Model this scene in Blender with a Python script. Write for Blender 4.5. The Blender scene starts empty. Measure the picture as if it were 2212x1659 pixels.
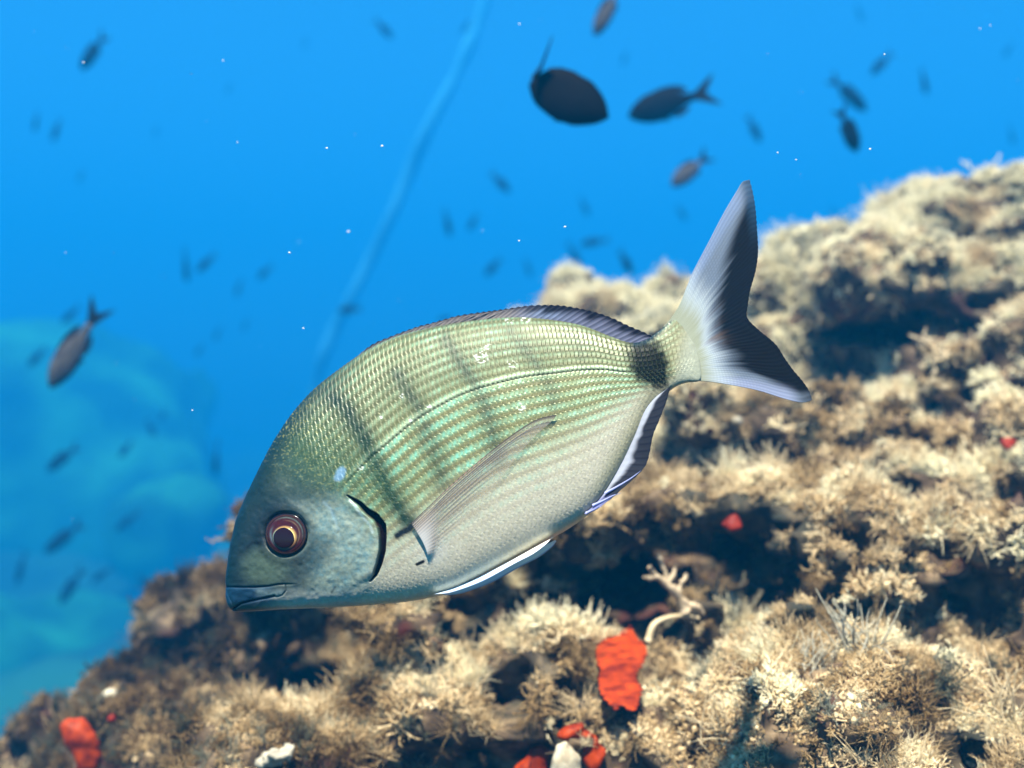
import bpy, math, random
import numpy as np
from mathutils import Vector, Matrix
R = math.radians
random.seed(7)
sc = bpy.context.scene

# ---------------------------------------------------------------- camera
FOC = 2458.0                     # focal length in reference pixels (picture 2212 x 1659)
CX, CY = 1106.0, 829.5
cam = bpy.data.cameras.new('camera')
cam.lens, cam.sensor_width = 40.0, 36.0
cam.clip_start, cam.clip_end = 0.02, 200.0
cam.dof.use_dof = True
cam.dof.focus_distance = 0.445
cam.dof.aperture_fstop = 7.6
camo = bpy.data.objects.new('camera', cam)
camo.location = (0, 0, 0)
camo.rotation_euler = (R(90), 0, 0)
sc.collection.objects.link(camo)
sc.camera = camo

# ---------------------------------------------------------------- light
SUN_EL, SUN_AZ = 67.0, 192.0     # azimuth from +Y clockwise: behind the camera, a little to the left
sd = Vector((math.sin(R(SUN_AZ)) * math.cos(R(SUN_EL)), math.cos(R(SUN_AZ)) * math.cos(R(SUN_EL)), math.sin(R(SUN_EL))))
sun = bpy.data.lights.new('sun', 'SUN')
sun.energy = 5.0
sun.angle = R(1.5)
sun.color = (1.0, 0.92, 0.76)
suno = bpy.data.objects.new('sun', sun)
suno.rotation_euler = sd.to_track_quat('Z', 'Y').to_euler()
sc.collection.objects.link(suno)
w = bpy.data.worlds.new('World')
sc.world = w
w.use_nodes = True
nt = w.node_tree
nt.nodes.clear()
sky = nt.nodes.new('ShaderNodeTexSky')
sky.sky_type = 'NISHITA'
sky.sun_disc = False
sky.sun_elevation = R(SUN_EL)
sky.sun_rotation = R(SUN_AZ)
mul = nt.nodes.new('ShaderNodeMix'); mul.data_type = 'RGBA'; mul.blend_type = 'MULTIPLY'
mul.inputs[0].default_value = 1.0
mul.inputs[7].default_value = (0.20, 0.55, 0.78, 1)       # daylight filtered by the water above
bg = nt.nodes.new('ShaderNodeBackground')
bg.inputs[1].default_value = 0.06
wo = nt.nodes.new('ShaderNodeOutputWorld')
nt.links.new(sky.outputs[0], mul.inputs[6])
nt.links.new(mul.outputs[2], bg.inputs[0])
nt.links.new(bg.outputs[0], wo.inputs[0])
sc.view_settings.view_transform = 'Standard'
sc.view_settings.look = 'None'
sc.view_settings.exposure = 2.1
sc.view_settings.gamma = 1.0
sc.view_settings.use_curve_mapping = False
sc.cycles.max_bounces = 6
sc.cycles.diffuse_bounces = 3
sc.cycles.transparent_max_bounces = 12
sc.cycles.volume_bounces = 2

# ---------------------------------------------------------------- helpers
def at(px, py, d):
    """The point seen at reference pixel (px, py) at distance d."""
    return Vector(((px - CX) / FOC * d, d, -(py - CY) / FOC * d))

def tag(o, label=None, cat=None, group=None, kind=None):
    if label: o['label'] = label
    if cat: o['category'] = cat
    if group: o['group'] = group
    if kind: o['kind'] = kind
    return o

def empty(name, loc=(0, 0, 0)):
    o = bpy.data.objects.new(name, None)
    o.empty_display_size = 0.02
    o.location = loc
    sc.collection.objects.link(o)
    return o

def build(name, verts, faces, mat=None, parent=None, smooth=True, cols=None, extra=None):
    """Link one mesh object; faces is an (n,3) or (n,4) array or a list; cols and extra are per-vertex attributes."""
    me = bpy.data.meshes.new(name)
    verts = np.asarray(verts, dtype=np.float32).reshape(-1, 3)
    if isinstance(faces, np.ndarray):
        k = faces.shape[1]
        me.vertices.add(len(verts)); me.vertices.foreach_set('co', verts.ravel())
        me.loops.add(faces.size); me.loops.foreach_set('vertex_index', faces.ravel().astype(np.int32))
        me.polygons.add(len(faces)); me.polygons.foreach_set('loop_start', np.arange(0, faces.size, k, dtype=np.int32))
        me.polygons.foreach_set('loop_total', np.full(len(faces), k, dtype=np.int32))
        me.update(calc_edges=True)
        me.validate()
    else:
        me.from_pydata([tuple(map(float, v)) for v in verts], [], faces)
        me.update()
    me.polygons.foreach_set('use_smooth', np.full(len(me.polygons), smooth, dtype=bool))
    if cols is not None:
        a = me.color_attributes.new('Col', 'FLOAT_COLOR', 'POINT')
        c = np.ones((len(verts), 4), dtype=np.float32); c[:, :cols.shape[1]] = cols
        a.data.foreach_set('color', c.ravel())
    if mat: me.materials.append(mat)
    o = bpy.data.objects.new(name, me)
    sc.collection.objects.link(o)
    if parent: o.parent = parent
    return o

def hash3(ix, iy, iz, seed):
    n = (ix.astype(np.int64) * 73856093) ^ (iy.astype(np.int64) * 19349663) ^ (iz.astype(np.int64) * 83492791) ^ (seed * 2654435761 % 4294967291)
    n = (n ^ (n >> 13)) * 1274126177 & 0x7fffffff
    n = (n ^ (n >> 16)) * 668265263 & 0x7fffffff
    return (n & 0xffffff).astype(np.float32) / 8388607.5 - 1.0

def noise(x, y, z, seed=0):
    """Smooth value noise in -1..1."""
    ix, iy, iz = np.floor(x), np.floor(y), np.floor(z)
    fx, fy, fz = x - ix, y - iy, z - iz
    fx, fy, fz = (f * f * (3 - 2 * f) for f in (fx, fy, fz))
    ix, iy, iz = ix.astype(np.int64), iy.astype(np.int64), iz.astype(np.int64)
    r = 0
    for a in (0, 1):
        for b in (0, 1):
            for c in (0, 1):
                wgt = (fx if a else 1 - fx) * (fy if b else 1 - fy) * (fz if c else 1 - fz)
                r = r + wgt * hash3(ix + a, iy + b, iz + c, seed)
    return r

def fbm(x, y, z, octv=3, seed=0, gain=0.5):
    r, a = 0, 1.0
    for k in range(octv):
        r = r + a * noise(x * 2 ** k + 17.3 * k, y * 2 ** k - 9.1 * k, z * 2 ** k + 4.7 * k, seed + k)
        a *= gain
    return r

def sstep(a, b, x):
    t = np.clip((x - a) / (b - a), 0, 1)
    return t * t * (3 - 2 * t)

def lin(r, g, b):
    """8 bit screen colour to linear."""
    return np.array([(v / 255 / 12.92) if v <= 10 else ((v / 255 + 0.055) / 1.055) ** 2.4 for v in (r, g, b)], dtype=np.float32)

def seg_dist(px, py, pts):
    """Distance of many points to a polyline and the position along it (0..1)."""
    best = np.full(px.shape, 1e9, dtype=np.float32); tt = np.zeros_like(best)
    P = np.array(pts, dtype=np.float32); L = np.r_[0, np.cumsum(np.hypot(*np.diff(P, axis=0).T))]
    for i in range(len(P) - 1):
        (ax, ay), (bx, by) = P[i], P[i + 1]
        dx, dy = bx - ax, by - ay
        t = np.clip(((px - ax) * dx + (py - ay) * dy) / (dx * dx + dy * dy + 1e-9), 0, 1)
        d = np.hypot(px - ax - t * dx, py - ay - t * dy)
        m = d < best
        best = np.where(m, d, best); tt = np.where(m, (L[i] + t * (L[i + 1] - L[i])) / L[-1], tt)
    return best, tt

def curve_pts(pts, n):
    """Resample a polyline smoothly (centripetal-free Catmull-Rom) to n points."""
    P = np.array(pts, dtype=np.float64)
    L = np.r_[0, np.cumsum(np.linalg.norm(np.diff(P, axis=0), axis=1))]; L /= L[-1]
    T = np.linspace(0, 1, n)
    out = np.zeros((n, P.shape[1]))
    M = np.zeros_like(P)
    M[1:-1] = (P[2:] - P[:-2]) / (L[2:] - L[:-2])[:, None]
    M[0] = (P[1] - P[0]) / (L[1] - L[0]); M[-1] = (P[-1] - P[-2]) / (L[-1] - L[-2])
    k = np.clip(np.searchsorted(L, T, side='right') - 1, 0, len(P) - 2)
    h = (L[k + 1] - L[k]); t = (T - L[k]) / h
    h00 = 2 * t ** 3 - 3 * t ** 2 + 1; h10 = t ** 3 - 2 * t ** 2 + t; h01 = -2 * t ** 3 + 3 * t ** 2; h11 = t ** 3 - t ** 2
    return h00[:, None] * P[k] + (h10 * h)[:, None] * M[k] + h01[:, None] * P[k + 1] + (h11 * h)[:, None] * M[k + 1]

def grid_faces(nu, nv, wrap_v=False):
    i = np.arange(nu - 1)[:, None]; j = np.arange(nv if wrap_v else nv - 1)[None, :]
    j2 = (j + 1) % nv
    a = i * nv + j; b = (i + 1) * nv + j; c = (i + 1) * nv + j2; d = i * nv + j2
    return np.stack([a, b, c, d], -1).reshape(-1, 4)

def surface_nets(F, origin, h):
    """Mesh of F = 0 on a regular grid (inside negative), vertices pulled to the surface."""
    S = F < 0
    nx, ny, nz = F.shape
    c = np.zeros((nx - 1, ny - 1, nz - 1), dtype=np.int8)
    for a in (0, 1):
        for b in (0, 1):
            for d in (0, 1):
                c += S[a:nx - 1 + a, b:ny - 1 + b, d:nz - 1 + d]
    act = (c > 0) & (c < 8)
    idx = np.full(act.shape, -1, dtype=np.int64)
    I = np.argwhere(act)
    idx[act] = np.arange(len(I))
    acc = np.zeros((len(I), 3)); cnt = np.zeros(len(I))
    corners = [(a, b, d) for a in (0, 1) for b in (0, 1) for d in (0, 1)]
    for p in corners:
        for ax in range(3):
            if p[ax]: continue
            q = list(p); q[ax] = 1
            fa = F[I[:, 0] + p[0], I[:, 1] + p[1], I[:, 2] + p[2]]
            fb = F[I[:, 0] + q[0], I[:, 1] + q[1], I[:, 2] + q[2]]
            m = (fa < 0) != (fb < 0)
            t = np.where(m, fa / np.where(m, fa - fb, 1), 0)
            pos = np.array(p, dtype=float)[None, :] + np.eye(3)[ax][None, :] * t[:, None]
            acc += np.where(m[:, None], pos, 0); cnt += m
    V = (I + acc / cnt[:, None]) * h + np.array(origin)
    Q = []
    for ax in range(3):
        o1, o2 = (ax + 1) % 3, (ax + 2) % 3
        sl0 = [slice(None)] * 3; sl1 = [slice(None)] * 3
        sl0[ax] = slice(0, -1); sl1[ax] = slice(1, None)
        a, b = S[tuple(sl0)], S[tuple(sl1)]
        E = np.argwhere(a != b)
        E = E[(E[:, o1] > 0) & (E[:, o2] > 0) & (E[:, o1] < F.shape[o1] - 1) & (E[:, o2] < F.shape[o2] - 1)]
        flip = a[E[:, 0], E[:, 1], E[:, 2]]
        def cell(d1, d2):
            C = E.copy(); C[:, o1] -= d1; C[:, o2] -= d2
            return idx[C[:, 0], C[:, 1], C[:, 2]]
        q = np.stack([cell(1, 1), cell(0, 1), cell(0, 0), cell(1, 0)], 1)
        q[~flip] = q[~flip][:, ::-1]
        Q.append(q)
    return V, np.concatenate(Q)

# ---------------------------------------------------------------- materials
def new_mat(name):
    m = bpy.data.materials.new(name); m.use_nodes = True
    m.node_tree.nodes.clear()
    return m, m.node_tree.nodes, m.node_tree.links

def mat_plain(name, col, rough=0.6, spec=0.3, noise_scale=None, dark=0.6, bump=0.0, coat=0.0):
    m, N, L = new_mat(name)
    out = N.new('ShaderNodeOutputMaterial'); p = N.new('ShaderNodeBsdfPrincipled')
    L.new(p.outputs[0], out.inputs[0])
    p.inputs['Base Color'].default_value = (*col, 1)
    p.inputs['Roughness'].default_value = rough
    p.inputs['Specular IOR Level'].default_value = spec
    p.inputs['Coat Weight'].default_value = coat
    if noise_scale:
        tc = N.new('ShaderNodeTexCoord'); n = N.new('ShaderNodeTexNoise')
        n.inputs['Scale'].default_value = noise_scale; n.inputs['Detail'].default_value = 5
        L.new(tc.outputs['Object'], n.inputs['Vector'])
        mx = N.new('ShaderNodeMix'); mx.data_type = 'RGBA'
        mx.inputs[6].default_value = (*[c * dark for c in col], 1); mx.inputs[7].default_value = (*[min(1, c * 1.35) for c in col], 1)
        rp = N.new('ShaderNodeValToRGB'); rp.color_ramp.elements[0].position = 0.35; rp.color_ramp.elements[1].position = 0.65
        L.new(n.outputs[0], rp.inputs[0]); L.new(rp.outputs[0], mx.inputs[0]); L.new(mx.outputs[2], p.inputs['Base Color'])
        if bump:
            b = N.new('ShaderNodeBump'); b.inputs['Strength'].default_value = bump; b.inputs['Distance'].default_value = 0.002
            L.new(n.outputs[0], b.inputs['Height']); L.new(b.outputs[0], p.inputs['Normal'])
    return m

# ---------------------------------------------------------------- water (haze), seabed
hz, N, L = new_mat('sea_water')
vo = N.new('ShaderNodeVolumePrincipled')
vo.inputs['Color'].default_value = (0.005, 0.268, 0.62, 1)
vo.inputs['Density'].default_value = 0.085
vo.inputs['Anisotropy'].default_value = 0.12
L.new(vo.outputs[0], N.new('ShaderNodeOutputMaterial').inputs['Volume'])
hx0, hx1, hy0, hy1, hz0, hz1 = -26, 26, -1.5, 50, -4.4, 7.0
hv = [(x, y, z) for x in (hx0, hx1) for y in (hy0, hy1) for z in (hz0, hz1)]
hf = [(0, 1, 3, 2), (4, 6, 7, 5), (0, 4, 5, 1), (2, 3, 7, 6), (0, 2, 6, 4), (1, 5, 7, 3)]
tag(build('haze', hv, hf, hz, smooth=False), 'clear blue sea water fading distant things to azure', kind='stuff')

# ---------------------------------------------------------------- sea floor and the distant reef
def terrain(name, x0, x1, y0, y1, n, zfn, mat):
    X, Y = np.meshgrid(np.linspace(x0, x1, n), np.linspace(y0, y1, n), indexing='ij')
    Z = zfn(X, Y)
    return build(name, np.stack([X, Y, Z], -1).reshape(-1, 3), grid_faces(n, n), mat)
def patchy(name, c0, c1, scale, lo=.42, hi=.62, rough=.9):
    m, N, L = new_mat(name)
    out = N.new('ShaderNodeOutputMaterial'); p = N.new('ShaderNodeBsdfPrincipled'); L.new(p.outputs[0], out.inputs[0])
    p.inputs['Roughness'].default_value = rough; p.inputs['Specular IOR Level'].default_value = .1
    tc = N.new('ShaderNodeTexCoord'); n = N.new('ShaderNodeTexNoise'); n.inputs['Scale'].default_value = scale; n.inputs['Detail'].default_value = 6
    L.new(tc.outputs['Object'], n.inputs['Vector'])
    rp = N.new('ShaderNodeValToRGB'); rp.color_ramp.elements[0].position = lo; rp.color_ramp.elements[1].position = hi
    rp.color_ramp.elements[0].color = (*c0, 1); rp.color_ramp.elements[1].color = (*c1, 1)
    L.new(n.outputs[0], rp.inputs[0]); L.new(rp.outputs[0], p.inputs['Base Color'])
    return m
msea = patchy('sea_floor', (.006, .045, .025), (.02, .13, .05), .45)
floor_ = terrain('seabed', -25, 25, -1.2, 49, 220, lambda X, Y: -3.1 + .5 * fbm(X * .3, Y * .3, X * 0, 4, 21) + .02 * Y, msea)
tag(floor_, kind='structure')
def lumps(name, items, res, amp, sc_, mat, seed=3, blend=.25):
    """One closed lumpy rock from overlapping ellipsoids (centre, radii)."""
    lo = np.min([np.array(c) - np.array(r) for c, r in items], 0) - 4 * res - amp * 2
    hi = np.max([np.array(c) + np.array(r) for c, r in items], 0) + 4 * res + amp * 2
    ax = [np.arange(lo[k], hi[k], res) for k in range(3)]
    G = np.meshgrid(*ax, indexing='ij')
    D = np.full(G[0].shape, 9.0)
    for c, r in items:
        q = np.sqrt(sum(((G[k] - c[k]) / r[k]) ** 2 for k in range(3)))
        d = (q - 1) * min(r) 
        kk = blend * min(r); h = np.clip(.5 + .5 * (D - d) / kk, 0, 1)
        D = D * (1 - h) + d * h - kk * h * (1 - h)
    D = D + amp * fbm(G[0] / sc_, G[1] / sc_, G[2] / sc_, 4, seed)
    D[0] = D[-1] = D[:, 0] = D[:, -1] = D[:, :, 0] = D[:, :, -1] = 1
    V, Q = surface_nets(D, lo, res)
    return build(name, V, Q, mat)
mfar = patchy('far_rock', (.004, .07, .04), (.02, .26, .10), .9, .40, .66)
far_items = []
for px, py, d, rx, rz, ry in ((60, 1000, 8.0, 330, 300, 1.2), (250, 1080, 7.8, 190, 190, .8), (120, 900, 8.6, 200, 200, .8), (330, 1180, 6.4, 140, 170, .6), (650, 1400, 8.0, 330, 200, 1.2), (200, 1420, 6.2, 420, 160, 1.2)):
    d *= 2.4; ry *= 2.4; c = at(px, py, d); far_items.append((tuple(c), (rx / FOC * d, ry, rz / FOC * d)))
tag(lumps('distant_reef', far_items, .15, .9, 3.0, mfar), kind='structure')

# ---------------------------------------------------------------- the big striped bream
FD = 0.45                                   # its distance
K = FD / FOC                                # metres per reference pixel in its plane
FA = R(28.2)                                # its axis climbs to the right
FC, FS = math.cos(FA), math.sin(FA)
OX, OY = 950.0, 1000.0
ROLL = R(13)                                # leans its back away, flank turned up to the light
CR, SR = math.cos(ROLL), math.sin(ROLL)
OW = at(OX, OY, FD)
def lf3(x, y, z):
    """Fish axes -> where the point shows in the reference picture."""
    y1 = y * CR + z * SR; z1 = -y * SR + z * CR
    wx = OW.x + x * FC - z1 * FS; wz = OW.z + x * FS + z1 * FC; wy = FD + y1
    return CX + FOC * wx / wy, CY - FOC * wz / wy
def lf(x, z): return lf3(x, 0.0, z)
def fl(p, yf=None):
    """Reference pixels -> fish axes (x towards the tail, z towards the back), on the middle plane or on the surface yf."""
    p = np.asarray(p, dtype=np.float64)
    u, v = (p[..., 0] - CX) / FOC, -(p[..., 1] - CY) / FOC
    x = np.zeros(u.shape); z = np.zeros(u.shape)
    for _ in range(14):
        y = yf(x, z) if yf else 0.0
        wy = FD + y * CR + z * SR
        dx, dz = u * wy - OW.x, v * wy - OW.z
        xn, z1 = dx * FC + dz * FS, -dx * FS + dz * FC
        zn = (z1 + y * SR) / CR
        x, z = (x + xn) / 2 if _ > 3 and yf else xn, (z + zn) / 2 if _ > 3 and yf else zn
    return np.stack([x, z], -1)

TOP = [(493, 1310), (490.5, 1297), (489.5, 1280), (490, 1266), (492, 1240), (497, 1208), (505, 1161), (516, 1119), (535, 1075), (558, 1028), (577, 990), (598, 952), (622, 915), (654, 874), (691, 836), (740, 798),
       (797, 759), (849, 734), (902, 718), (972, 703), (1043, 693), (1113, 688), (1183, 692), (1254, 704), (1324, 730), (1359, 741), (1390, 737), (1421, 718), (1443, 697), (1455, 682), (1470, 690), (1490, 716), (1504, 748)]
BOT = [(493, 1310), (499, 1316), (508, 1321), (530, 1321), (560, 1319.5), (607, 1316), (701, 1313), (795, 1307), (865, 1301), (926, 1291), (982, 1276), (1018, 1259), (1086, 1222), (1154, 1184), (1194, 1160), (1221, 1145), (1265, 1115), (1289, 1092),
       (1316, 1054), (1350, 994), (1377, 940), (1397, 893), (1424, 862), (1449, 842), (1465, 832), (1485, 826), (1511, 822), (1514, 795), (1504, 748)]
def dense(pts):
    c = fl(curve_pts(pts, 900)); o = np.argsort(c[:, 0], kind='stable')
    return c[o, 0], c[o, 1]
TX, TZ = dense(TOP); BX, BZ = dense(BOT)
X0, X1 = max(TX[0], BX[0]), min(TX[-1], BX[-1])
ztop = lambda x: np.interp(x, TX, TZ)
zbot = lambda x: np.interp(x, BX, BZ)
WX = np.array([0, .006, .02, .05, .10, .18, .28, .40, .52, .64, .76, .86, .93, .98, 1.0])
WW = np.array([1, 17, 28, 43, 62, 82, 97, 101, 95, 82, 62, 38, 20, 8, 1.5]) * K
_wu = np.linspace(0, 1, 400); _ww = np.interp(_wu, WX, WW)
_ww[6:-6] = np.convolve(_ww, np.ones(13) / 13, 'valid')
half_w = lambda x: np.interp((x - X0) / (X1 - X0), _wu, _ww)
def body_y(x, z):
    """Depth of the near flank at fish coordinates (negative is towards the camera)."""
    a, b = ztop(x), zbot(x); m, h = (a + b) / 2, np.maximum((a - b) / 2, 1e-6)
    c = np.clip((z - m) / h, -1, 1)
    return -half_w(x) * (1 - c * c) ** np.where(c > 0, .36, .36 - .12 * np.minimum(1, -c * 2.5))

EYE = np.array([618.0, 1154.0])
# lateral line
onb = lambda p_: fl(p_, body_y)
LL = onb(curve_pts([(745, 1045), (765, 1023), (797, 991), (821, 970), (888, 914), (937, 882), (1008, 847), (1092, 822), (1141, 812), (1194, 806), (1254, 799), (1307, 798), (1359, 803), (1430, 797), (1485, 780)], 400))
LL = LL[np.argsort(LL[:, 0])]
zll = lambda x: np.interp(x, LL[:, 0], LL[:, 1], left=None)
GILL = [(751, 1071), (777, 1088), (792, 1104), (811, 1117), (824, 1136), (827, 1161), (826, 1190), (819, 1218), (810, 1243), (799, 1256)]
GILLW = [1, 4, 6, 8, 9, 7, 6, 6, 5, 1]
PREOP = [(700, 1085), (714, 1098), (722, 1120), (731, 1145), (737, 1170), (745, 1200), (752, 1230), (765, 1255)]
MOUTH = [(500, 1318), (509, 1312), (520, 1304), (549, 1297), (574, 1292), (592, 1288)]
LIP = [(490, 1268), (520, 1269), (550, 1269), (579, 1267), (600, 1263), (642, 1262)]
MAXI = [(616, 1266), (618, 1276), (610, 1286), (596, 1290)]

def skin(px, py, x, z, far=False):
    """Marking colour and relief (metres, outward) at points of the flank."""
    n1 = lambda s, sd=0: noise(px / s, py / s, px * 0 + 3.1 * sd, 40 + sd)
    a, b = ztop(x), zbot(x)
    ll = np.where(x < LL[0, 0], LL[0, 1] + (x - LL[0, 0]) * 0.45, np.interp(x, LL[:, 0], LL[:, 1]))
    up = z > ll
    ht = np.maximum(a - ll, 20 * K); hb = np.maximum(ll - b, 20 * K)
    d = np.abs(z - ll) / K
    rowu = d / (17.5 * np.clip(ht / K / 150, .35, 1.6) ** 0.55)
    rowd = d / (13.0 * np.clip(hb / K / 340, .25, 1.2) ** 0.5)
    row = np.where(up, rowu, rowd) + 0.06 * n1(40, 1)
    s = x / K
    colw = np.where(up, 10.5, 11.5) * (1 - 0.12 * sstep(100, 500, s))
    # scale columns lean forward
    c = (s + np.where(up, -0.28, 0.35) * d) / colw + 0.12 * n1(30, 2)
    ri = np.floor(row); fr = row - ri - 0.5
    cc = c + 0.5 * (ri % 2) * np.where(up, 0, 1)
    fc = cc - np.floor(cc)
    arc = (fc + 0.9 * fr * fr * 1.0) % 1.0                       # rounded free edge
    edge = np.exp(-((arc - 0.93) / 0.10) ** 2)
    jit = hash3(np.floor(cc), ri, ri * 0 + up, 5)
    # base colours
    dorsal = lin(88, 100, 62); mid = lin(118, 124, 78); belly = lin(184, 177, 156)
    v = np.where(up, (z - ll) / ht, -(ll - z) / hb)
    B = np.empty(px.shape + (3,), dtype=np.float32)
    k1 = sstep(-0.25, 0.5, v)[..., None]; k2 = sstep(-0.30, -0.72, v)[..., None]
    B[:] = mid * (1 - k1) + dorsal * k1
    B = B * (1 - k2) + belly * k2
    # pale scale spots in rows (stripes)
    per_u = np.cos(2 * np.pi * (rowu - 0.5)) * .5 + .5
    per_d = np.cos(2 * np.pi * (rowd / 2 - 0.35)) * .5 + .5
    spot = np.exp(-((fc - .5) / .27) ** 2)
    strip = np.where(up, per_u ** 1.5 * (0.25 + 0.85 * spot), per_d ** 1.2 * (0.62 + 0.42 * spot))
    fade = np.where(up, 1.0 - 0.25 * sstep(.75, 1, v), 1 - sstep(-0.42, -0.88, v))
    strip = strip * fade * (0.78 + 0.38 * jit) * (.80 + .38 * n1(55, 21)) * (.9 + .3 * n1(16, 22))
    cy = lin(126, 200, 172); cr = lin(184, 196, 152)
    tmix = np.clip(0.45 + 0.5 * n1(90, 3) + 0.35 * sstep(150, 420, s) - 0.3 * (~up), 0, 1)[..., None]
    B = B + (cy * (1 - tmix) + cr * tmix - B) * np.clip(strip * 0.85, 0, 1)[..., None]
    # brown gaps between stripes below the line
    gap = np.where(up, (1 - per_u) * .35, (1 - per_d) ** 2 * .55 * fade)
    B = B + (lin(90, 78, 40) - B) * (gap * 0.95)[..., None]
    # yellowish scale edges, net pattern on the belly
    B = B + (lin(196, 190, 128) - B) * (edge * np.where(up, .10, .24))[..., None]
    B = B * (1 - 0.16 * np.exp(-((arc - .08) / .1) ** 2) * np.where(up, 1.4, .35))[..., None]
    # lateral line
    dl = (z - ll) / K
    seg = 0.5 + 0.5 * np.sin(2 * np.pi * s / 9.5)
    inbody = sstep(LL[0, 0] - 2 * K, LL[0, 0] + 12 * K, x)
    inbody = inbody * sstep(1372, 1340, px); lw = np.exp(-((dl - 4 - 1.6 * seg) / 4.0) ** 2) * inbody
    B = B + (lin(196, 226, 192) - B) * (0.36 * lw)[..., None]
    lk = np.exp(-((dl + 2.6 - 1.8 * seg) / 1.7) ** 2) * inbody * (0.45 + .55 * seg)
    B = B * (1 - 0.78 * lk)[..., None]
    # dark cross bars
    bars = [([(700, 842), (742, 880), (783, 944), (806, 990), (832, 1050), (858, 1092), (882, 1124)], 22, .92), ([(850, 790), (865, 822), (890, 860), (908, 884)], 17, .58), ([(908, 905), (925, 945), (944, 990), (955, 1040)], 22, .50),
            ([(950, 715), (972, 748), (1000, 795), (1035, 838)], 15, .58), ([(1040, 848), (1052, 890), (1066, 950), (1075, 990)], 20, .5), ([(1090, 700), (1125, 742), (1160, 790), (1185, 830), (1195, 870)], 14, .36), ([(1225, 712), (1250, 745), (1262, 790)], 12, .2)]
    for pts, wd, st in bars:
        q, t = seg_dist(px, py, pts)
        m = np.exp(-(q / wd) ** 2) * st * (0.95 + 0.35 * n1(14, 5) - .25 * strip) * sstep(0.0, .12, t + .02) 
        B = B + (lin(16, 44, 24) - B) * np.clip(m * 1.15, 0, 1)[..., None]
    # nape and head
    hd = sstep(-15, 25, (px - 560) * -0.50 + (py - 1030) * 0.62 - 30 + 8 * n1(24, 6))        # front of the scaled area, very soft
    q, t = seg_dist(px, py, [(560, 880), (640, 960), (715, 1030), (748, 1066), (775, 1100), (800, 1125), (818, 1165), (812, 1215), (795, 1260), (770, 1330)])
    P = np.array([(560, 880), (640, 960), (715, 1030), (748, 1066), (775, 1100), (800, 1125), (818, 1165), (812, 1215), (795, 1260), (770, 1330)], float)
    xh = np.interp(py, P[:, 1], P[:, 0])
    hd = sstep(40, -40, px - xh + 10 * n1(18, 7)) * sstep(1000, 1090, py) + sstep(60, -60, px - xh + 16 * n1(26, 7)) * (1 - sstep(1000, 1090, py))
    grn = lin(24, 50, 36); teal = lin(3, 30, 40); cheek = lin(146, 160, 144); blue = lin(82, 132, 144)
    ny = sstep(1150, 960, py) * hd
    H = np.empty_like(B); H[:] = cheek
    mb = n1(34, 8) * .35 + n1(9, 9) * .35 + n1(3.6, 23) * .4
    H = H + (blue - H) * np.clip(0.30 + 0.75 * mb, 0, .9)[..., None]
    H = H * (1 - .18 * np.clip(n1(5, 10), 0, 1))[..., None]
    q, _ = seg_dist(px, py, [(700, 1185), (670, 1215), (640, 1240)])
    H = H + (teal - H) * (0.62 * np.exp(-(q / 30) ** 2))[..., None]
    re = np.hypot(px - EYE[0], py - EYE[1])
    snout = sstep(715, 585, px + 0.25 * (1260 - py) * 0 + 12 * n1(30, 11))
    top_h = sstep(1165, 1075, py + .35 * (px - 600))
    dk = np.clip(np.maximum(snout * .95, top_h * .85), 0, 1)
    olive = lin(84, 102, 82)
    patch = sstep(60, 20, np.hypot((px - 575) / 1.25, (py - 1225)))
    T = teal + (olive - teal) * (patch * .75)[..., None]
    T = T + (grn - T) * (sstep(1120, 1000, py) * .85)[..., None]
    H = H + (T - H) * dk[..., None]
    low = sstep(1262, 1300, py + .0 * px)
    H = H + (lin(165, 168, 158) - H) * (low * sstep(530, 640, px))[..., None]
    ring = np.exp(-((re - 58) / 12) ** 2)
    H = H * (1 - .45 * ring)[..., None]
    B = B + (H - B) * hd[..., None]
    # green shade and golden flecks on the nape behind the head
    nk = sstep(190, 0, np.abs(px - xh - 30)) * sstep(1130, 1020, py)
    B = B + (lin(44, 78, 48) - B) * (nk * .72)[..., None]
    edge_top = sstep(105, 8, (a - z) / K + 14 * n1(40, 24)) * sstep(830, 640, px)
    B = B + (lin(6, 36, 38) - B) * (edge_top * .86)[..., None]
    fleck = sstep(.25, .75, noise(px / 3.4, py / 2.6, px * 0, 77)) * nk
    B = B + (lin(190, 185, 110) - B) * (fleck * .30)[..., None]
    mar = np.clip(1 - np.abs(n1(12, 12)) * 4, 0, 1) * sstep(20, 4, np.abs(px - 722)) * sstep(1235, 1180, py) * 0
    # blue cleithrum patch
    q = np.hypot((px - 735) * 1.25 + (py - 1022) * .3, (py - 1022)) + 5 * n1(14, 13)
    B = B + (lin(118, 158, 190) - B) * (.8 * sstep(20, 10, q))[..., None]
    # bright edge of the gill cover, preopercle line
    q, t = seg_dist(px, py, [(756, 1082), (765, 1090), (783, 1116), (800, 1135), (806, 1150)])
    B = B + (lin(205, 225, 220) - B) * (0.5 * np.exp(-(q / 3) ** 2))[..., None]
    q, t = seg_dist(px, py, [(700, 1085)] + PREOP[1:5])
    B = B + (lin(170, 200, 215) - B) * (0.25 * np.exp(-((q) / 4) ** 2) * sstep(1, .4, t))[..., None]
    # caudal blotch
    cbx, cby = px - 1404, py - 786
    u_, v_ = cbx * FC - cby * FS, cbx * FS + cby * FC
    q = np.hypot(u_ / 50, v_ / 76) + .16 * n1(9, 14) + .09 * n1(4, 15)
    bl = sstep(1.18, .55, q)
    B = B + (lin(3, 12, 10) - B) * (bl * (.99 - .18 * edge))[..., None]
    pd = sstep(1395, 1455, px + .5 * (py - 780)) * (1 - bl)
    B = B + (lin(150, 146, 108) - B) * (.75 * pd)[..., None]
    pe = sstep(1448, 1486, px + .22 * (py - 780)) * (1 - bl)
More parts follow.
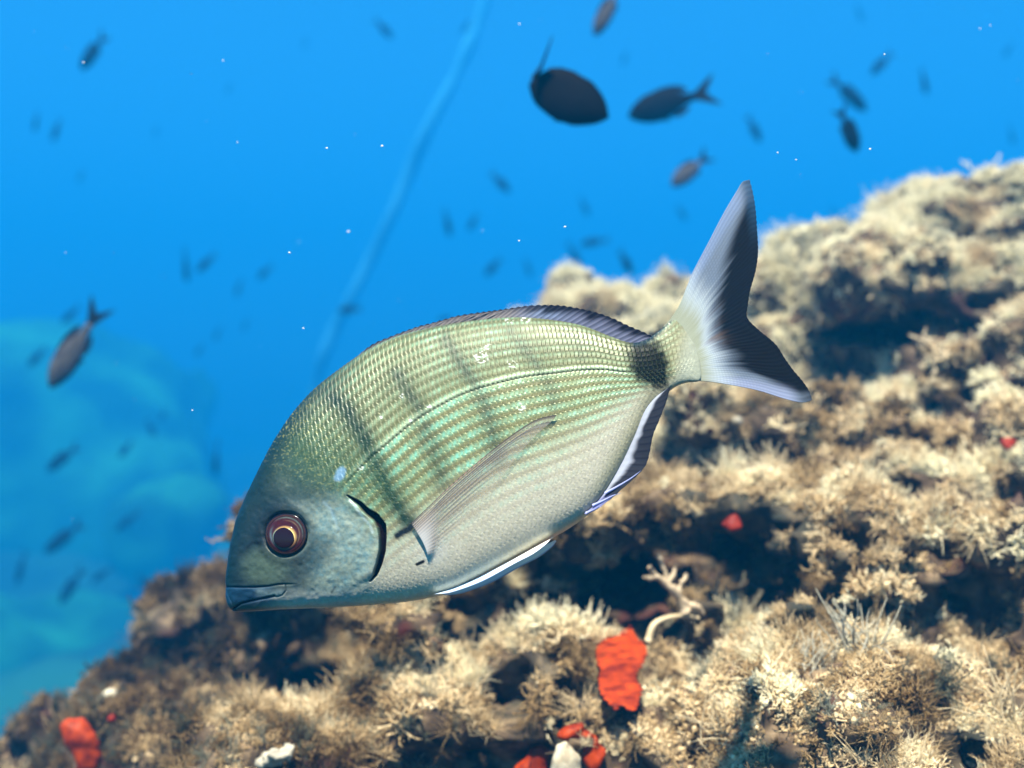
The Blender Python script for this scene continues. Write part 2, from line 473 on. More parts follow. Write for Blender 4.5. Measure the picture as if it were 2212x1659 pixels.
    B = B + (lin(154, 158, 138) - B) * (.9 * pe)[..., None]
    q, _ = seg_dist(px, py, [(1372, 742), (1400, 734), (1425, 714), (1447, 690)])
    B = B + (lin(28, 52, 66) - B) * (.75 * np.exp(-(q / 7) ** 2))[..., None]
    # pectoral fin root, axil
    q = np.hypot(px - 935, py - 1188)
    B = B + (lin(200, 205, 205) - B) * (.35 * np.exp(-(q / 34) ** 2))[..., None]
    q, t = seg_dist(px, py, [(858, 1157), (868, 1150), (884, 1143), (892, 1134)])
    B = B + (lin(8, 14, 14) - B) * np.clip(1.3 * np.exp(-(q / 7.5) ** 2), 0, 1)[..., None]
    q, t = seg_dist(px, py, [(901, 1219), (908, 1216), (914, 1213)])
    B = B + (lin(6, 10, 16) - B) * sstep(4.5, 2.5, q)[..., None]
    # mouth, lips
    q1, _ = seg_dist(px, py, MOUTH); q2, _ = seg_dist(px, py, LIP); q3, _ = seg_dist(px, py, MAXI)
    lips = sstep(600, 575, px) * sstep(1262, 1270, py)
    B = B + (lin(24, 70, 104) - B) * (lips * .55 * sstep(1312, 1296, py))[..., None]
    q, _ = seg_dist(px, py, [(560, 1280), (585, 1282), (606, 1278)])
    B = B + (lin(150, 170, 165) - B) * (.6 * np.exp(-(q / 7) ** 2))[..., None]
    ln = np.exp(-(q1 / 2.6) ** 2) + .75 * np.exp(-(q2 / 2.4) ** 2) * sstep(650, 600, px) + .5 * np.exp(-(q3 / 1.8) ** 2)
    B = B * (1 - .8 * np.clip(ln, 0, 1))[..., None]
    # nostril
    q, _ = seg_dist(px, py, [(534, 1182), (545, 1172), (562, 1172)])
    B = B * (1 - .7 * np.exp(-(q / 3.2) ** 2))[..., None]
    q, _ = seg_dist(px, py, [(716, 1280), (724, 1268)])
    B = B * (1 - .6 * np.exp(-(q / 2.5) ** 2))[..., None]
    # scattered bright glints painted into the skin colour
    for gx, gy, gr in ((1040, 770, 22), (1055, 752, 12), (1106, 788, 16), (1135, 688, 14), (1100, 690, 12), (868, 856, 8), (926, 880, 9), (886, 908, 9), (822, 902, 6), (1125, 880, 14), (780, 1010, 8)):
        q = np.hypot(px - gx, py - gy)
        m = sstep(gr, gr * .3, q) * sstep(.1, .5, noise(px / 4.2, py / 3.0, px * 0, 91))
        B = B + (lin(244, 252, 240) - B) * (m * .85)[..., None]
    # gill opening
    gd, gt = seg_dist(px, py, GILL)
    gw = np.interp(gt, np.linspace(0, 1, len(GILLW)), GILLW)
    slit = sstep(gw + 1.5, gw - 1.5, gd)
    B = B + (lin(20, 6, 8) - B) * slit[..., None]
    B = B * (.72 + .10 * n1(3.2, 16) + .07 * n1(7, 17))[..., None]
    ex = sstep(.5, -.5, v) * (1 - hd)
    B = B * (1 + .10 * ex)[..., None]
    sp = np.clip(1 - .85 * bl - .9 * slit - .5 * np.clip(ln, 0, 1), .05, 1)
    # ---- relief
    Hh = (fade * 0 + 1) * (1 - hd) * (arc - .5) * 3.0e-4 * np.where(up, 1.1, .8 - .45 * sstep(-.3, -.6, v))
    Hh = Hh + hd * (1.2e-4 * n1(9, 18) + 1.5e-4 * n1(24, 19))
    Hh = Hh - 6.5e-4 * np.clip(ln, 0, 1)
    Hh = Hh - 3.0e-3 * slit
    xg = np.interp(py, [p[1] for p in GILL], [p[0] for p in GILL])
    Hh = Hh + 9e-4 * np.exp(-((xg - 14 - px) / 16) ** 2) * sstep(1072, 1100, py) * sstep(1262, 1235, py) * (px < xg)
    pq, _ = seg_dist(px, py, PREOP)
    Hh = Hh - 1.8e-4 * np.exp(-(pq / 5) ** 2)
    Hh = Hh - 1.6e-3 * sstep(54, 40, re) + 2e-4 * np.exp(-((re - 60) / 9) ** 2)
    Hh = Hh - 2.5e-4 * lk + 1.5e-4 * lw
    return np.clip(B, .002, .95), Hh, sp

mfish, N, L = new_mat('bream_skin')
out = N.new('ShaderNodeOutputMaterial'); p = N.new('ShaderNodeBsdfPrincipled'); L.new(p.outputs[0], out.inputs[0])
at_ = N.new('ShaderNodeVertexColor'); at_.layer_name = 'Col'
L.new(at_.outputs[0], p.inputs['Base Color'])
_m = N.new('ShaderNodeMath'); _m.operation = 'MULTIPLY'; _m.inputs[1].default_value = .45; L.new(at_.outputs[1], _m.inputs[0]); L.new(_m.outputs[0], p.inputs['Specular IOR Level'])
p.inputs['Roughness'].default_value = 0.42; p.inputs['Specular IOR Level'].default_value = 0.45; p.inputs['Metallic'].default_value = 0.12
tc = N.new('ShaderNodeTexCoord'); nn = N.new('ShaderNodeTexNoise'); nn.inputs['Scale'].default_value = 900; nn.inputs['Detail'].default_value = 3
L.new(tc.outputs['Object'], nn.inputs['Vector'])
bp = N.new('ShaderNodeBump'); bp.inputs['Strength'].default_value = .25; bp.inputs['Distance'].default_value = .0005
L.new(nn.outputs[0], bp.inputs['Height']); L.new(bp.outputs[0], p.inputs['Normal'])
mr = N.new('ShaderNodeMapRange'); mr.inputs[3].default_value = .28; mr.inputs[4].default_value = .6
L.new(nn.outputs[0], mr.inputs[0]); L.new(mr.outputs[0], p.inputs['Roughness'])

bream = tag(empty('bream', at(OX, OY, FD)), 'large silvery striped bream with black tail blotch swimming head down over the reef', 'fish')
bream.rotation_euler = (-ROLL, -FA, 0)

def bream_body():
    nu, nn_, nf = 900, 400, 90
    u = np.linspace(0, 1, nu); u = np.where(u < .06, u * u / .06 * .5 + u * .5, u)
    x = X0 + (X1 - X0) * (u * .9996 + .0002)
    tn = np.linspace(0, np.pi, nn_); tn = tn * .45 + np.arccos(np.clip(1 - 2 * np.linspace(0, 1, nn_), -1, 1)) * .55
    tf = np.linspace(np.pi, 2 * np.pi, nf + 2)[1:-1]
    t = np.r_[tn, tf]
    a, b = ztop(x), zbot(x); m, h = (a + b) / 2, (a - b) / 2
    Xg = np.repeat(x[:, None], len(t), 1)
    Z = m[:, None] + h[:, None] * np.cos(t)[None, :]
    sy = np.sin(t); W = half_w(x)[:, None]
    Y = -W * np.sign(sy) * np.abs(sy) ** np.where(np.cos(t) > 0, .72, .72 - .24 * np.minimum(1, -np.cos(t) * 2.5))[None, :]
    px, py = lf3(Xg, -np.abs(Y), Z)
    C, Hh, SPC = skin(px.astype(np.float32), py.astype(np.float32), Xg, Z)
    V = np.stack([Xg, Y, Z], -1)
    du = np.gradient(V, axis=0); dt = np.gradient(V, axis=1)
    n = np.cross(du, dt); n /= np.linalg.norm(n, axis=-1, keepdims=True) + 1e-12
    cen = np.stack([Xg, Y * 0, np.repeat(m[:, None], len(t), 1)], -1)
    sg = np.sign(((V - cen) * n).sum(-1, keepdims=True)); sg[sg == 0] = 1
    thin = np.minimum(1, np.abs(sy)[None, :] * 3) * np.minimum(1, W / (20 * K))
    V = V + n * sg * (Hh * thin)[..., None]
    nt_ = len(t)
    F = grid_faces(nu, nt_, True)
    V = V.reshape(-1, 3); C = np.concatenate([C, SPC[..., None]], -1).reshape(-1, 4)
    tip0 = V[:nt_].mean(0); tip1 = V[-nt_:].mean(0)
    n0 = len(V); V = np.vstack([V, tip0, tip1]); C = np.vstack([C, C[:nt_].mean(0), C[-nt_:].mean(0)])
    i = np.arange(nt_); j = (i + 1) % nt_
    caps = np.vstack([np.stack([np.full(nt_, n0), i, j, j], 1), np.stack([np.full(nt_, n0 + 1), (nu - 1) * nt_ + j, (nu - 1) * nt_ + i, (nu - 1) * nt_ + i], 1)])
    tri = caps[:, :3]
    F3 = np.vstack([F[:, [0, 1, 2]], F[:, [0, 2, 3]], tri])
    return build('body', V, F3, mfish, bream, cols=C)
bream_body()

# ---- fins
mfin, N, L = new_mat('fin_membrane')
out = N.new('ShaderNodeOutputMaterial'); p = N.new('ShaderNodeBsdfPrincipled')
va = N.new('ShaderNodeVertexColor'); va.layer_name = 'Col'
L.new(va.outputs[0], p.inputs['Base Color']); L.new(va.outputs[1], p.inputs['Alpha'])
p.inputs['Roughness'].default_value = .55; p.inputs['Specular IOR Level'].default_value = .04
tl = N.new('ShaderNodeBsdfTranslucent'); L.new(va.outputs[0], tl.inputs[0])
mxs = N.new('ShaderNodeMixShader'); mxs.inputs[0].default_value = .22
tr = N.new('ShaderNodeBsdfTransparent'); mx2 = N.new('ShaderNodeMixShader')
L.new(va.outputs[1], mx2.inputs[0]); L.new(tr.outputs[0], mx2.inputs[1]); L.new(tl.outputs[0], mx2.inputs[2])
L.new(p.outputs[0], mxs.inputs[1]); L.new(mx2.outputs[0], mxs.inputs[2]); L.new(mxs.outputs[0], out.inputs[0])

def fin(name, base, outer, left, right, nu, nv, colfn, yfn, nrays, amp, thick=4e-4, parent=None, serr=0.0, slant=0.0):
    """A membrane of two thin sheets between four edge curves (reference pixels); q runs across the rays, r along them."""
    P0, P1 = curve_pts(base, nu), curve_pts(outer, nu)
    Q0, Q1 = curve_pts(left, nv), curve_pts(right, nv)
    q = np.linspace(0, 1, nu)[:, None, None]; r = np.linspace(0, 1, nv)[None, :, None]
    S = (1 - r) * P0[:, None] + r * P1[:, None] + (1 - q) * Q0[None] + q * Q1[None] - ((1 - q) * (1 - r) * P0[0] + q * (1 - r) * P0[-1] + (1 - q) * r * P1[0] + q * r * P1[-1])
    q, r = q[..., 0], r[..., 0]
    ph = (q - slant * r) * nrays + .35 * noise(q * 9, q * 0, q * 0, nrays) + 50
    phe = ph + 0 * r; saw = phe - np.floor(phe)
    if serr:
        dirv = S[:, -1] - S[:, -8]; dirv /= np.linalg.norm(dirv, axis=1, keepdims=True) + 1e-9
        S = S - dirv[:, None] * (serr * (np.abs(saw - .5) * 2)[..., None] * sstep(.75, 1, r)[..., None])
    L2 = onb(S) if name == 'pectoral_fin' else fl(S)
    px, py = S[..., 0], S[..., 1]
    y = yfn(px, py, q + 0 * r, r + 0 * q, L2)
    ripple = amp * np.cos(2 * np.pi * phe) * sstep(0, .25, r) * np.ones_like(q)
    C = colfn(px.astype(np.float32), py.astype(np.float32), q + 0 * r, r + 0 * q, phe)
    th = thick * (1 - .7 * r) * np.ones_like(q) * .5
    A = np.stack([L2[..., 0], y + ripple - th, L2[..., 1]], -1); Bk = np.stack([L2[..., 0], y + ripple + th, L2[..., 1]], -1)
    n = nu * nv
    V = np.vstack([A.reshape(-1, 3), Bk.reshape(-1, 3)])
    f = grid_faces(nu, nv); F = [f, f[:, ::-1] + n]
    def edge(ids):
        a = ids[:-1]; b = ids[1:]; F.append(np.stack([a, b, b + n, a + n], 1))
    edge(np.arange(nv)); edge((nu - 1) * nv + np.arange(nv)[::-1]); edge(np.arange(nu)[::-1] * nv); edge(np.arange(nu) * nv + nv - 1)
    CC = C.reshape(-1, 4)
    return build(name, V, np.vstack(F), mfin, parent or bream, cols=np.vstack([CC, CC]))

def mixc(A, col, m):
    A[..., :3] = A[..., :3] + (np.asarray(col, dtype=np.float32) - A[..., :3]) * np.clip(m, 0, 1)[..., None]
    return A
def flat4(shape, col, a=1.0):
    A = np.empty(shape + (4,), dtype=np.float32); A[..., :3] = col; A[..., 3] = a
    return A

def tail_col(px, py, q, r, ph):
    A = flat4(px.shape, lin(112, 124, 140), 1.0)
    ray = np.cos(2 * np.pi * ph) * .5 + .5
    st = noise(q * 70, r * 1.3, q * 0, 31) * .7 + noise(q * 22, r * .9, q * 0, 32) * .5
    r0 = np.interp(q, [0, .07, .16, .3, .44, .5, .56, .7, .84, .93, 1], [1.15, 1.02, .70, .50, .50, .48, .50, .46, .50, .76, 1.05])
    dk = sstep(r0 - .17, r0 + .13, r + .085 * st)
    dark = lin(3, 10, 20)[None, None] * (1 - sstep(.5, .75, q))[..., None] + lin(5, 6, 10) * sstep(.5, .75, q)[..., None]
    A[..., :3] += (dark - A[..., :3]) * (dk * .97)[..., None]
    # thin tip
    mixc(A, lin(40, 74, 104), sstep(.9, 1, r) * sstep(.30, .05, q) * .8)
    # paler leading edges, cream root
    mixc(A, lin(140, 160, 196), sstep(.10, .02, q) * .6 * sstep(.1, .4, r) * sstep(.98, .85, r))
    mixc(A, lin(160, 168, 198), sstep(.90, .98, q) * .7 * sstep(.95, .8, r))
    mixc(A, lin(176, 186, 190), sstep(.48, .22, r + .08 * st) * .9)
    mixc(A, lin(150, 154, 134), sstep(.30, .11, r + .03 * st))
    # warm streaks where the reef shows through at the fork
    wm = np.exp(-((q - .52) / .09) ** 2) * np.exp(-((r - .42) / .16) ** 2) * sstep(-.1, .5, st)
    mixc(A, lin(170, 140, 124), wm * .4)
    fine = np.cos(2 * np.pi * (ph * 3 + .4 * noise(q * 30, r * 3, q * 0, 33))) * .5 + .5
    A[..., :3] *= (1 - .10 * (1 - fine) * sstep(.35, .6, r))[..., None]
    A[..., :3] *= (1 - .12 * (1 - ray) * sstep(.1, .3, r) + .05 * st)[..., None]
    A[..., :3] *= (1 + .10 * np.sin(r * 240) * sstep(.15, .3, r) * sstep(.75, .5, r) * ray)[..., None]
    A[..., 3] = 1 - .12 * sstep(.25, .45, r) * (1 - dk) - .25 * wm
    return A
def tail_y(px, py, q, r, L2):
    return 0.0 + .004 * np.sin(r * 2.2) * (q - .3) + 0 * r
fin('tail_fin', [(1432, 707), (1468, 722), (1487, 755), (1490, 790), (1477, 826)],
    [(1619, 390), (1625, 412), (1632, 450), (1636, 500), (1638, 545), (1633, 585), (1621, 628), (1617, 655), (1615, 684), (1640, 711), (1677, 742), (1697, 772), (1716, 798), (1735, 820), (1750, 842), (1757, 862)],
    [(1432, 707), (1450, 687), (1468, 659), (1483, 622), (1497, 588), (1527, 531), (1563, 462), (1593, 412), (1604, 395), (1619, 390)],
    [(1477, 826), (1515, 822), (1577, 829), (1640, 841), (1702, 860), (1738, 867), (1757, 862)], 520, 240, tail_col, tail_y, 50, .18e-4, 9e-4, serr=1.0)

def dors_col(px, py, q, r, ph):
    A = flat4(px.shape, lin(96, 100, 122), 1)
    soft = sstep(.5, .68, q)
    st = noise(ph * 1.0, r * 1.2, q * 0, 51)
    mixc(A, lin(120, 112, 112), 1 - soft)
    mixc(A, lin(120, 140, 172), np.exp(-((q - .66) / .07) ** 2) * .5 * sstep(.1, .4, r))
    mixc(A, lin(8, 12, 26), sstep(.36, .85, r + .18 * st) * (.35 + .6 * soft))
    mixc(A, lin(16, 24, 36), sstep(.86, .97, r) * (1 - soft) * .9)
    mixc(A, lin(40, 42, 48), sstep(.3, .05, q) * .7)
    ray = (ph - np.floor(ph))
    mixc(A, lin(14, 18, 34), sstep(.25, .05, np.abs(ray - .5)) * (.32 + .3 * r) * soft)
    mixc(A, lin(130, 126, 118), sstep(.3, .05, np.abs(ray - .35)) * (.45) * (1 - soft) * sstep(.9, .7, r))
    mixc(A, lin(200, 205, 205), sstep(.12, .0, r) * .6)
    A[..., 3] = .97 - .12 * (1 - soft)
    return A
def mid_y(px, py, q, r, L2):
    return 0 * r + .0012 * np.sin(q * 7)
dorsal = fin('dorsal_fin', [(736, 806), (797, 766), (849, 741), (902, 725), (972, 710), (1043, 700), (1113, 695), (1183, 699), (1254, 711), (1324, 737), (1362, 747), (1396, 741)],
    [(742, 796), (799, 745), (842, 725), (902, 703), (930, 696), (987, 681), (1029, 675), (1089, 668), (1145, 661), (1198, 660), (1236, 664), (1289, 675), (1324, 687), (1359, 703), (1394, 717), (1413, 727)],
    [(736, 806), (739, 801), (742, 796)], [(1396, 741), (1405, 735), (1413, 727)], 520, 60, dors_col, mid_y, 52, .7e-4, 7e-4, serr=2.2, slant=.05)

def tube(pts, rad, mat, name, parent, sides=6, cols=None):
    P = np.array(pts, float); n = len(P)
    rad = np.broadcast_to(np.asarray(rad, float), (n,))
    T = np.gradient(P, axis=0); T /= np.linalg.norm(T, axis=1, keepdims=True) + 1e-12
    up = np.array([0, 1.0, 0.01]) if abs(T[0][1]) < .9 else np.array([1.0, 0, 0])
    U = np.cross(T, up); U /= np.linalg.norm(U, axis=1, keepdims=True); W = np.cross(T, U)
    a = np.arange(sides) / sides * 2 * np.pi
    V = P[:, None] + rad[:, None, None] * (np.cos(a)[None, :, None] * U[:, None] + np.sin(a)[None, :, None] * W[:, None])
    V = V.reshape(-1, 3)
    F = grid_faces(n, sides, True).tolist()
    F.append(list(range(sides))[::-1]); F.append([(n - 1) * sides + k for k in range(sides)])
    return V, F
mspine = mat_plain('fin_spine', tuple(lin(92, 88, 92)), .4, .4)
Do = curve_pts([(742, 796), (799, 750), (842, 731), (902, 709), (930, 702), (987, 686), (1029, 680), (1089, 671), (1145, 663), (1198, 660)], 200)
Db = curve_pts([(736, 806), (797, 764), (849, 739), (902, 723), (972, 708), (1043, 698), (1113, 693), (1183, 697)], 200)
for k in range(11):
    i = int(4 + k * 16.5); j = min(199, i + 24)
    a = Db[i]; b = Do[j] + np.array([3, -2.0])
    pts = [a + (b - a) * t + np.array([0, -2.5 * math.sin(t * 3.14)]) for t in np.linspace(0, 1, 7)]
    l2 = fl(np.array(pts)); P3 = [(l2[m, 0], -.0007, l2[m, 1]) for m in range(7)]
    V, F = tube(P3, np.linspace(3.4e-4, 1.0e-4, 7), None, None, None)
    build('spine', V, F, mspine, dorsal)

def anal_col(px, py, q, r, ph):
    A = flat4(px.shape, lin(152, 158, 172), 1)
    st = noise(ph, r * 1.5, q * 0, 61)
    k = np.interp(q, [0, .08, .25, .6, .8, 1], [.0, .16, .32, .36, .34, .6])
    mixc(A, lin(10, 12, 24), sstep(k - .08, k + .16, r + .1 * st) * .95 * sstep(1.02, .86, q))
    ray = ph - np.floor(ph)
    mixc(A, lin(10, 12, 26), sstep(.2, .04, np.abs(ray - .5)) * .5 * sstep(k, k + .2, r))
    mixc(A, lin(110, 116, 168), sstep(.76, .92, q) * .8)
    return A
anal = fin('anal_fin', [(1443, 842), (1416, 862), (1390, 893), (1368, 940), (1342, 992), (1308, 1052), (1283, 1088), (1262, 1108)],
    [(1448, 843), (1438, 879), (1425, 913), (1411, 947), (1404, 981), (1397, 1008), (1388, 1022), (1368, 1042), (1345, 1062), (1322, 1083), (1290, 1104), (1266, 1116)],
    [(1443, 842), (1446, 843), (1448, 843)], [(1262, 1108), (1264, 1112), (1266, 1116)], 260, 60, anal_col, lambda px, py, q, r, L2: -.0035 - .006 * r + 0 * q, 20, .3e-4, 7e-4, serr=.8, slant=-.10)
mblade = mat_plain('pale_spine', tuple(lin(140, 146, 190)), .35, .5)
for pts, r0 in (([(1308, 1070), (1335, 1056), (1362, 1040), (1384, 1024)], 6e-4), ([(1282, 1096), (1305, 1086), (1325, 1076), (1341, 1071)], 6e-4), ([(1268, 1112), (1285, 1106), (1302, 1098)], 6e-4)):
    c = fl(curve_pts(pts, 12)); P3 = [(c[m, 0], -.0075 - m * .0002, c[m, 1]) for m in range(12)]
    V, F = tube(P3, np.linspace(r0, r0 * .15, 12), None, None, None, 8)
    build('spine', V, F, mblade, anal)

# pelvic fins: long pale blades under the belly
def pelv_col(px, py, q, r, ph):
    A = flat4(px.shape, lin(200, 222, 240), 1)
    mixc(A, lin(245, 245, 235), sstep(.35, .8, q) * .8)
    mixc(A, lin(60, 84, 150), sstep(.72, .95, r) * .6)
    return A
for sgn in (-1, 1):
    f_ = fin('pelvic_fin', [(950, 1283), (1018, 1258), (1086, 1224), (1140, 1195), (1197, 1164)], [(948, 1285), (985, 1281), (1052, 1257), (1120, 1220), (1160, 1199), (1187, 1178), (1197, 1165)],
        [(950, 1283), (949, 1284), (948, 1285)], [(1197, 1164), (1197, 1164.5), (1197, 1165)], 120, 16, pelv_col,
        lambda px, py, q, r, L2: sgn * (.0065 + .006 * r) + 0 * q, 5, 1e-4, 12e-4)
# pectoral fin
PB = np.array([(890, 1131), (903, 1152), (916, 1174), (925, 1198), (923, 1204)])
def pect_col(px, py, q, r, ph):
    A = flat4(px.shape, lin(172, 160, 150), .15)
    ray = np.abs((ph - np.floor(ph)) - .5)
    up = sstep(.75, .05, q)
    A[..., 3] = .05 + .14 * up
    m = sstep(.26, .08, ray) * (.50 + .40 * up) * sstep(1.05, .3, r * (.35 + q)) * (1 - .55 * sstep(.6, 1, r))
    mixc(A, lin(66, 72, 84), m * .9)
    A[..., 3] = np.maximum(A[..., 3], m * .62 * (1 - .55 * sstep(.35, 1, q) * sstep(.2, .6, r)))
    root = sstep(.30, .0, r)
    mixc(A, lin(190, 192, 190), root * sstep(.12, .5, q) * .7)
    A[..., 3] = np.maximum(A[..., 3], root * (.55 + .45 * sstep(.1, .3, q)))
    mixc(A, lin(30, 32, 34), sstep(.06, .0, q) * .85)
    A[..., 3] = np.maximum(A[..., 3], sstep(.05, .0, q) * .8)
    dots = (np.sin(r * 190) * .5 + .5) * sstep(.18, .4, ray)
    mixc(A, lin(210, 170, 150), dots * sstep(.45, .1, q) * sstep(.12, .3, r) * sstep(.62, .5, r) * .5)
    A[..., 3] *= 1 - sstep(.80, .97, q) * sstep(.5, .2, r)
    A[..., 3] *= 1 - .85 * sstep(.55, 1.0, q) * sstep(.12, .65, r)
    return A
def pect_y(px, py, q, r, L2):
    return body_y(L2[..., 0], L2[..., 1]) - .0005 - .0010 * r ** .8 * (1 - .3 * q) - .0012 * np.exp(-(r / .2) ** 2)
pect = fin('pectoral_fin', PB.tolist(), [(1203, 897), (1196, 908), (1160, 940), (1120, 985), (1080, 1040), (1040, 1092), (1002, 1140), (970, 1180)],
    [(890, 1131), (930, 1092), (973, 1050), (1043, 990), (1096, 948), (1148, 913), (1176, 902), (1203, 897)], [(923, 1204), (938, 1203), (955, 1194), (970, 1180)], 360, 160, pect_col, pect_y, 17, .5e-4, 2e-4)
# ---- eye
meye, N, L = new_mat('eye')
out = N.new('ShaderNodeOutputMaterial'); p = N.new('ShaderNodeBsdfPrincipled'); L.new(p.outputs[0], out.inputs[0])
va = N.new('ShaderNodeVertexColor'); va.layer_name = 'Col'; L.new(va.outputs[0], p.inputs['Base Color'])
p.inputs['Roughness'].default_value = .16; p.inputs['Specular IOR Level'].default_value = .25; p.inputs['Coat Weight'].default_value = .22; p.inputs['Coat Roughness'].default_value = .05
ec = onb(EYE); ey = float(body_y(ec[0], ec[1]))
e_ = 6 * K
nx_ = (float(body_y(ec[0] + e_, ec[1])) - float(body_y(ec[0] - e_, ec[1]))) / (2 * e_)
nz_ = (float(body_y(ec[0], ec[1] + e_)) - float(body_y(ec[0], ec[1] - e_))) / (2 * e_)
def polar(name, rad, r_in, dome, lift, colfn, parent, off=(0, 0), nr=36, na=96, sx=1.0, sz=1.0):
    rr = np.linspace(r_in, 1, nr)[:, None]; aa = (np.arange(na) / na * 2 * np.pi)[None, :]
    X = rr * np.cos(aa) * rad * sx + off[0]; Z = rr * np.sin(aa) * rad * sz + off[1]        # reference pixels, z up in the picture
    o = np.stack([EYE[0] + X, EYE[1] - Z], -1)
    l2 = onb(o)
    h = dome * np.sqrt(np.clip(1 - (rr * .93) ** 2, 0, 1)) * np.ones_like(aa) * K
    y = ey + (l2[..., 0] - ec[0]) * nx_ * .6 + (l2[..., 1] - ec[1]) * nz_ * .6 - h - lift * K
    V = np.stack([l2[..., 0], y, l2[..., 1]], -1).reshape(-1, 3)
    F = grid_faces(nr, na, True)
    C = colfn(rr * np.ones_like(aa), aa * np.ones_like(rr))
    # skirt so that the piece has depth
    n0 = len(V); last = V[(nr - 1) * na:].copy(); last[:, 1] += 8 * K
    V = np.vstack([V, last]); i = np.arange(na); j = (i + 1) % na
    F = np.vstack([F, np.stack([(nr - 1) * na + i, n0 + i, n0 + j, (nr - 1) * na + j], 1)])
    C = C.reshape(-1, 3); C = np.vstack([C, C[(nr - 1) * na:]])
    return build(name, V, F, meye, parent, cols=C)
def globe_col(r, a):
    C = np.empty(r.shape + (3,), dtype=np.float32); C[:] = lin(52, 14, 12)
    up = np.sin(a)
    def mx(c, m): C[:] = C + (c - C) * np.clip(m, 0, 1)[..., None]
    mx(lin(74, 92, 84), np.exp(-((r - .80) / .035) ** 2) * sstep(.1, .9, np.cos(a - 1.0)) * .75)
    mx(lin(84, 110, 120), np.exp(-((r - .70) / .05) ** 2) * sstep(.0, .9, np.cos(a - 3.9)) * .6)
    mx(lin(110, 96, 70), np.exp(-((r - .66) / .03) ** 2) * sstep(-.2, .8, np.cos(a - .2)) * .5)
    mx(lin(70, 58, 30), np.exp(-((r - .90) / .02) ** 2) * .5)
    mx(lin(8, 10, 14), sstep(.90, .97, r))
    mx(lin(12, 6, 8), np.exp(-((r - .86) / .03) ** 2) * .7)
    C[:] *= (1 + .25 * noise(r * 14, a * 6, r * 0, 3))[..., None]
    return np.clip(C, 0, 1)
eye = polar('eye', 45, 0.0, 9, -4, globe_col, bream)
def iris_col(r, a):
    C = np.empty(r.shape + (3,), dtype=np.float32); C[:] = lin(150, 120, 70)
    def mx(c, m): C[:] = C + (c - C) * np.clip(m, 0, 1)[..., None]
    mx(lin(226, 196, 120), sstep(.80, .74, r) * sstep(-.4, .8, np.cos(a - .9)))
    mx(lin(100, 160, 150), sstep(-.1, .9, np.cos(a - 3.7)) * .8)
    mx(lin(60, 30, 28), sstep(.82, .98, r))
    mx(lin(90, 50, 40), sstep(.3, .9, np.cos(a - 4.9)) * .7)
    return C
iris = polar('iris', 28, 0.0, 6, 1.6, iris_col, eye, off=(-1, -7), nr=20, sx=.98, sz=.95)
polar('pupil', 23, 0.0, 4, 4.2, lambda r, a: np.ones(r.shape + (3,), dtype=np.float32) * lin(26, 4, 6), eye, off=(-2.5, -8.5), nr=14, sx=.98, sz=.98)

# ---------------------------------------------------------------- the rocky reef under the fish
GH = 0.0066
LO = np.array([-0.80, 0.36, -0.52]); HI = np.array([1.04, 2.02, 0.46])
gax = [np.arange(LO[k], HI[k], GH) for k in range(3)]
NX, NY, NZ = (len(a) for a in gax)
SD = np.full((NX, NY, NZ), .2, dtype=np.float32)
def box_of(c, r, pad):
    sl = []
    for k in range(3):
        a = max(0, int((c[k] - r[k] - pad - LO[k]) / GH)); b = min((NX, NY, NZ)[k], int((c[k] + r[k] + pad - LO[k]) / GH) + 2)
        if b <= a + 1: return None
        sl.append(slice(a, b))
    return tuple(sl)
def ell(c, r, sl):
    X = (gax[0][sl[0]][:, None, None] - c[0]) / r[0]; Y = (gax[1][sl[1]][None, :, None] - c[1]) / r[1]; Z = (gax[2][sl[2]][None, None, :] - c[2]) / r[2]
    q = np.sqrt(X * X + Y * Y + Z * Z)
    g = np.sqrt((X / r[0]) ** 2 + (Y / r[1]) ** 2 + (Z / r[2]) ** 2) + 1e-6
    return (q * (q - 1) / g).astype(np.float32)
def add_ell(c, r, kk=.02):
    sl = box_of(c, r, .09)
    if sl is None: return
    d = ell(c, r, sl); D = SD[sl]
    h = np.clip(.5 + .5 * (D - d) / kk, 0, 1)
    SD[sl] = D * (1 - h) + d * h - kk * h * (1 - h)
def cut_ell(c, r, kk=.02):
    sl = box_of(c, r, .05)
    if sl is None: return
    d = -ell(c, r, sl); D = SD[sl]
    h = np.clip(.5 - .5 * (D - d) / kk, 0, 1)
    SD[sl] = D * (1 - h) + d * h + kk * h * (1 - h)
